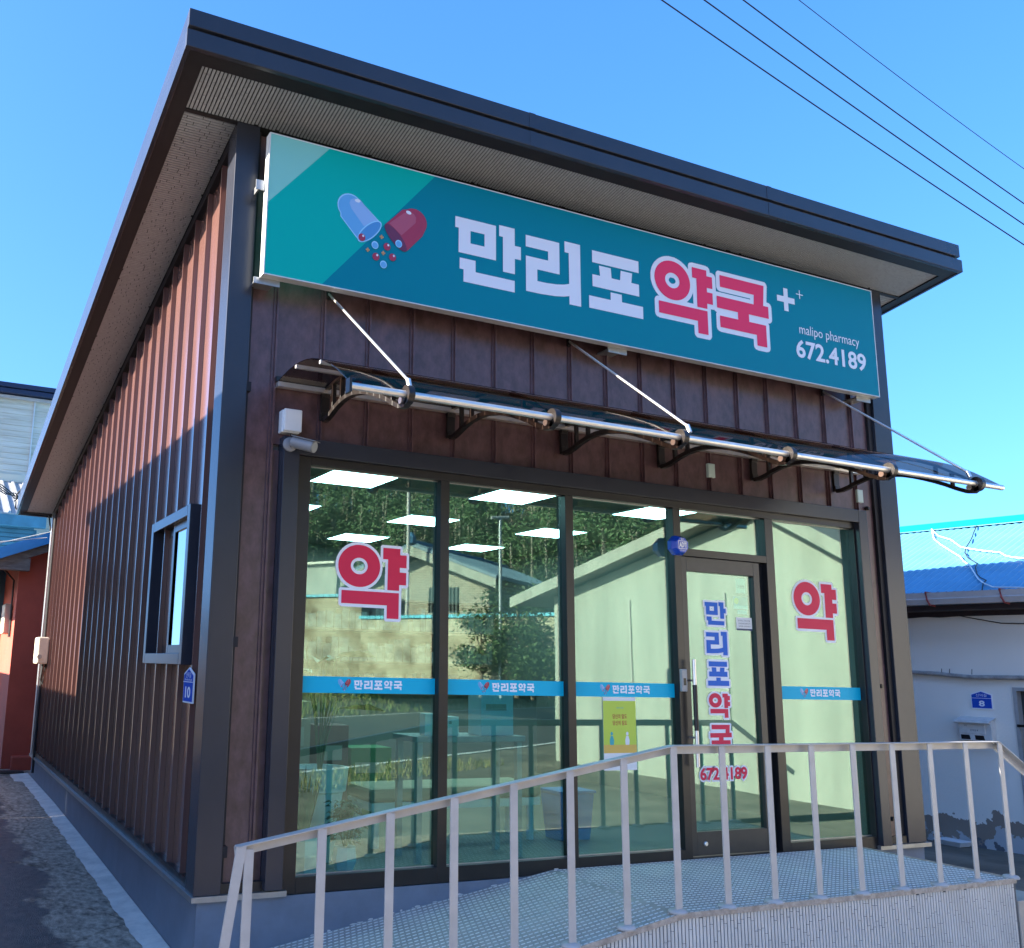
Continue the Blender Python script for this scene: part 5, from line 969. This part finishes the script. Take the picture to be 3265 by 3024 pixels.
for s_ in (0, 1):
    e = (0, zev) if s_ == 0 else (GW, zev); pk = (GW/2, zp)
    k = MB(); k.hexa([(e[0], 0, e[1]-.02), (pk[0], 0, pk[1]-.02), (pk[0], sg*DEP, pk[1]-.02), (e[0], sg*DEP, e[1]-.02), (e[0], 0, e[1]+.12), (pk[0], 0, pk[1]+.12), (pk[0], sg*DEP, pk[1]+.12), (e[0], sg*DEP, e[1]+.12)]); r_ = bh(k, 'roof', 'tile')
    k = MB(); k.hexa([(e[0], -sg*.06, e[1]-.45), (pk[0], -sg*.06, pk[1]-.45), (pk[0], -sg*.001, pk[1]-.45), (e[0], -sg*.001, e[1]-.45), (e[0], -sg*.06, e[1]-.03), (pk[0], -sg*.06, pk[1]-.03), (pk[0], -sg*.001, pk[1]-.03), (e[0], -sg*.001, e[1]-.03)]); o = bh(k, 'barge_board', 'cream', r_)
    k = MB(); n = 34
    for i in range(n):                        # tile rolls down the slope
        y = sg*(.1+i*.35); k.tube([(e[0], y, e[1]+.13), (pk[0], y, pk[1]+.13)], .07, 6)
    for i in range(1, 10): t_ = i/10; k.bar((e[0]+(pk[0]-e[0])*t_, 0, e[1]+(pk[1]-e[1])*t_+.13), (e[0]+(pk[0]-e[0])*t_, sg*DEP, e[1]+(pk[1]-e[1])*t_+.13), .05, .06)
    tag(bh(k, 'roof_tiles', 'tile', r_), kind='stuff')
k = MB(); k.tube([(GW/2, 0, zp+.16), (GW/2, sg*DEP, zp+.16)], .16, 8); k.lathe((GW/2, 0, zp+.1), [(.2, 0), (.24, .25), (.1, .5)], 8); bh(k, 'ridge_tiles', mat('ridge_blue', (.05, .14, .26), .5))
k = MB(); wx = GW*.66; k.box(wx-.75, wx+.75, sg*.78, sg*.82, zev-1.5, zev-.3); wd = bh(k, 'window', 'dark')
k = MB()
for i in range(9): k.box(wx-.75+i*.18, wx-.73+i*.18, sg*.70, sg*.77, zev-1.5, zev-.3)
bh(k, 'window_grille', 'frame', wd)
t = thing('yard_wall', refl(*z6(280, 900), 37)[:2]+(1.,) if False else tuple(refl(*z6(280, 900), 37)), 'low cream building behind the left end of the block wall', 'building')
ya = refl(*z6(60, 745), 41); yb_ = refl(*z6(520, 755), 38); d = Vector((yb_.x-ya.x, yb_.y-ya.y, 0)); k = MB(); nrm = Vector((-d.y, d.x, 0)).normalized()*.3
k.hexa([(ya.x, ya.y, .5), (yb_.x, yb_.y, .5), (yb_.x+nrm.x, yb_.y+nrm.y, .5), (ya.x+nrm.x, ya.y+nrm.y, .5), (ya.x, ya.y, ya.z), (yb_.x, yb_.y, ya.z), (yb_.x+nrm.x, yb_.y+nrm.y, ya.z), (ya.x+nrm.x, ya.y+nrm.y, ya.z)]); k.build('wall', 'cream', t)
k = MB(); k.hexa([(ya.x, ya.y, ya.z+.003), (yb_.x, yb_.y, ya.z+.003), (yb_.x+nrm.x*2, yb_.y+nrm.y*2, ya.z+.003), (ya.x+nrm.x*2, ya.y+nrm.y*2, ya.z+.003), (ya.x, ya.y, ya.z+.1), (yb_.x, yb_.y, ya.z+.1), (yb_.x+nrm.x*2, yb_.y+nrm.y*2, ya.z+.1), (ya.x+nrm.x*2, ya.y+nrm.y*2, ya.z+.1)]); k.build('coping', 'cement', t)
# poles
pl = refl(*z6(1443, 1370), 27.5); t = thing('lamp_post', (pl.x, pl.y, .4), 'grey street lamp post by the bushes across the road', 'lamp post')
b = MB(); b.tube([(pl.x, pl.y, .3), (pl.x, pl.y, refl(*z6(1450, 460), 27.5).z)], .07, 10, .05); b.build('pole', 'galv', t, smooth=True); b = MB(); b.tube([(pl.x-.35, pl.y, refl(*z6(1450, 460), 27.5).z), (pl.x+.35, pl.y, refl(*z6(1450, 460), 27.5).z+.05)], .06, 8); b.build('lamp_head', 'steel', t)
pl = refl(*z6(908, 600), 37.5); t = thing('utility_pole', (pl.x, pl.y, 1), 'slim pale utility pole in front of the tiled gable', 'pole'); b = MB(); b.tube([(pl.x, pl.y, .8), (pl.x, pl.y, refl(*z6(908, 250), 37.5).z)], .10, 10, .07); b.build('pole', 'gutter', t, smooth=True); b = MB(); b.box(pl.x-.5, pl.x+.5, pl.y-.05, pl.y+.05, pl.z+1, pl.z+1.1); b.build('cross_arm', 'steel', t)
# roadside trees
def tree(name, base, hgt, rad, label, m, rnd, nl=1500, lw=.10, group=None, cone=False):
    t = thing(name, base, label, 'tree', group); base = Vector(base)
    k = MB(); k.tube([base, base+Vector((.05*hgt*.3, 0, hgt*.5)), base+Vector((0, 0, hgt*.92))], .05*hgt**.5, 7, .02)
    tips = []
    for i in range(9):
        a = rnd.uniform(0, 6.28); h = rnd.uniform(.3, .85)*hgt; tip = base+Vector((math.cos(a)*rad*rnd.uniform(.4, .8), math.sin(a)*rad*rnd.uniform(.4, .8), h+rnd.uniform(.1, .25)*hgt)); k.tube([base+Vector((0, 0, h*.8)), tip], .03, 5, .01); tips.append(tip)
    tips.append(base+Vector((0, 0, hgt*.9))); k.build('trunk', 'bark', t)
    k = MB()
    for _ in range(nl):
        c = rnd.choice(tips); p = c+Vector((rnd.gauss(0, .3), rnd.gauss(0, .3), rnd.gauss(0, .24)))*rad*.75
        a, e = rnd.uniform(0, 6.28), rnd.uniform(-.8, .8); d = Vector((math.cos(a)*math.cos(e), math.sin(a)*math.cos(e), math.sin(e))); q = d.cross(Vector((rnd.uniform(-1, 1), rnd.uniform(-1, 1), 1))).normalized(); L_ = lw*rnd.uniform(.7, 1.5)
        k.add([p-d*L_, p+q*L_*.5, p+d*L_, p-q*L_*.5], [(0, 1, 2, 3)])
    k.build('crown', m, t); return t
rt = random.Random(31)
labs = ['bushy roadside tree left of the lamp post', 'bushy roadside tree just right of the lamp post', 'tall thin roadside tree furthest right before the cream house', 'low shrub below the roadside trees']
for i, (a, c, dd, hg, rd_) in enumerate(((1330, 1330, 27.5, 2.6, 1.1), (1540, 1335, 27.8, 3.7, 1.45), (1730, 1335, 28.3, 3.9, 1.4), (1630, 1345, 26.8, 1.6, 1.2))):
    p = refl(*z6(a, c), dd); tree('roadside_tree', (p.x, p.y, .3), hg, rd_, labs[i], 'leaf', rt, 2600, .075, 'trees by the lamp post')
# forested hill
def hz(r): return 1.4+22*(1-math.exp(-max(0, r-50)/34.))
def pol(a, r, z): return (r*math.sin(R(a)), -r*math.cos(R(a)), z)
b = MB(); NX, NY = 48, 14
for j in range(NY+1):
    for i in range(NX+1): r_ = 50+110*j/NY; b.v.append(pol(-30+130*i/NX, r_, hz(r_)-.1))
for j in range(NY):
    for i in range(NX): p = j*(NX+1)+i; b.f.append((p, p+1, p+NX+2, p+NX+1))
tag(b.build('hill', 'earth', smooth=True), kind='structure')
rf_ = random.Random(77); tk = MB(); rn = np.random.default_rng(5); NT, NLF = 1000, 330; allv = []
for _ in range(NT):
    a_, r0 = rf_.uniform(10, 58), 51+60*rf_.random()**1.5; p = Vector(pol(a_, r0, hz(r0)-.2)); H = rf_.uniform(6, 9)
    tk.tube([p, p+Vector((rf_.uniform(-.4, .4), rf_.uniform(-.4, .4), H*.85))], .10, 5, .05, cap=False)
    h = rn.uniform(.5, 1., NLF); rad = 2.6*(1.1-h)*np.sqrt(rn.random(NLF)); a = rn.uniform(0, 6.28, NLF)
    c = np.stack((p.x+np.cos(a)*rad, p.y+np.sin(a)*rad, p.z+h*H), 1); L_ = rn.uniform(.08, .22, NLF)[:, None]
    d = rn.normal(size=(NLF, 3)); d[:, 2] *= .6; d /= np.linalg.norm(d, axis=1)[:, None]; q = np.cross(d, rn.normal(size=(NLF, 3))); q /= np.linalg.norm(q, axis=1)[:, None]
    allv.append(np.stack((c-d*L_, c+q*L_*.26, c+d*L_, c-q*L_*.26), 1).reshape(-1, 3))
fv = np.concatenate(allv).tolist(); ff = np.arange(len(fv)).reshape(-1, 4).tolist()
k = MB(); k.v = fv; k.f = ff
me = bpy.data.meshes.new('forest'); me.from_pydata(fv, [], ff); me.materials.append(M['pine']); o = bpy.data.objects.new('forest', me); COL.objects.link(o); tag(o, 'dense pine wood covering the hillside across the road', 'wood', kind='stuff')
o2 = tk.build('forest_trunks', mat('pale_bark', (.30, .26, .20), .9, var=.3, vscale=3)); o2.parent = o; o2['kind'] = 'stuff'

# ------------------------------------------------------------------ POWER LINES
def zw(a, c): return 2000+a/1.5771, c/1.5771
labs = ['lowest of the four power lines crossing the sky', 'second lowest power line crossing the sky', 'third power line up from the roof', 'thin uppermost power line at the right']
for i, (p, q, s_, r_) in enumerate((((172, 0), (1995, 1232), (1080, 610), .010), ((386, 0), (1995, 1130), (1180, 570), .010), ((582, 0), (1995, 1025), (1290, 530), .0095), ((862, 0), (1995, 850), (1430, 440), .0055))):
    A_ = CAM+ray(*zw(*p)).normalized()*15; C_ = CAM+ray(*zw(*q)).normalized()*19; d = C_-A_; mid = ray(*zw(*s_)); pts = []
    for j in range(31):
        t_ = -1.0+3.0*j/30; pt = A_+d*t_; pt.z += .13*(t_-.0)*(t_-1.0)*1.0; pts.append(pt)
    t = thing('power_line', pts[0], labs[i], 'power line', 'power lines in the sky'); b = MB(); b.tube(pts, r_, 6); b.build('wire', 'cable', t, smooth=True)
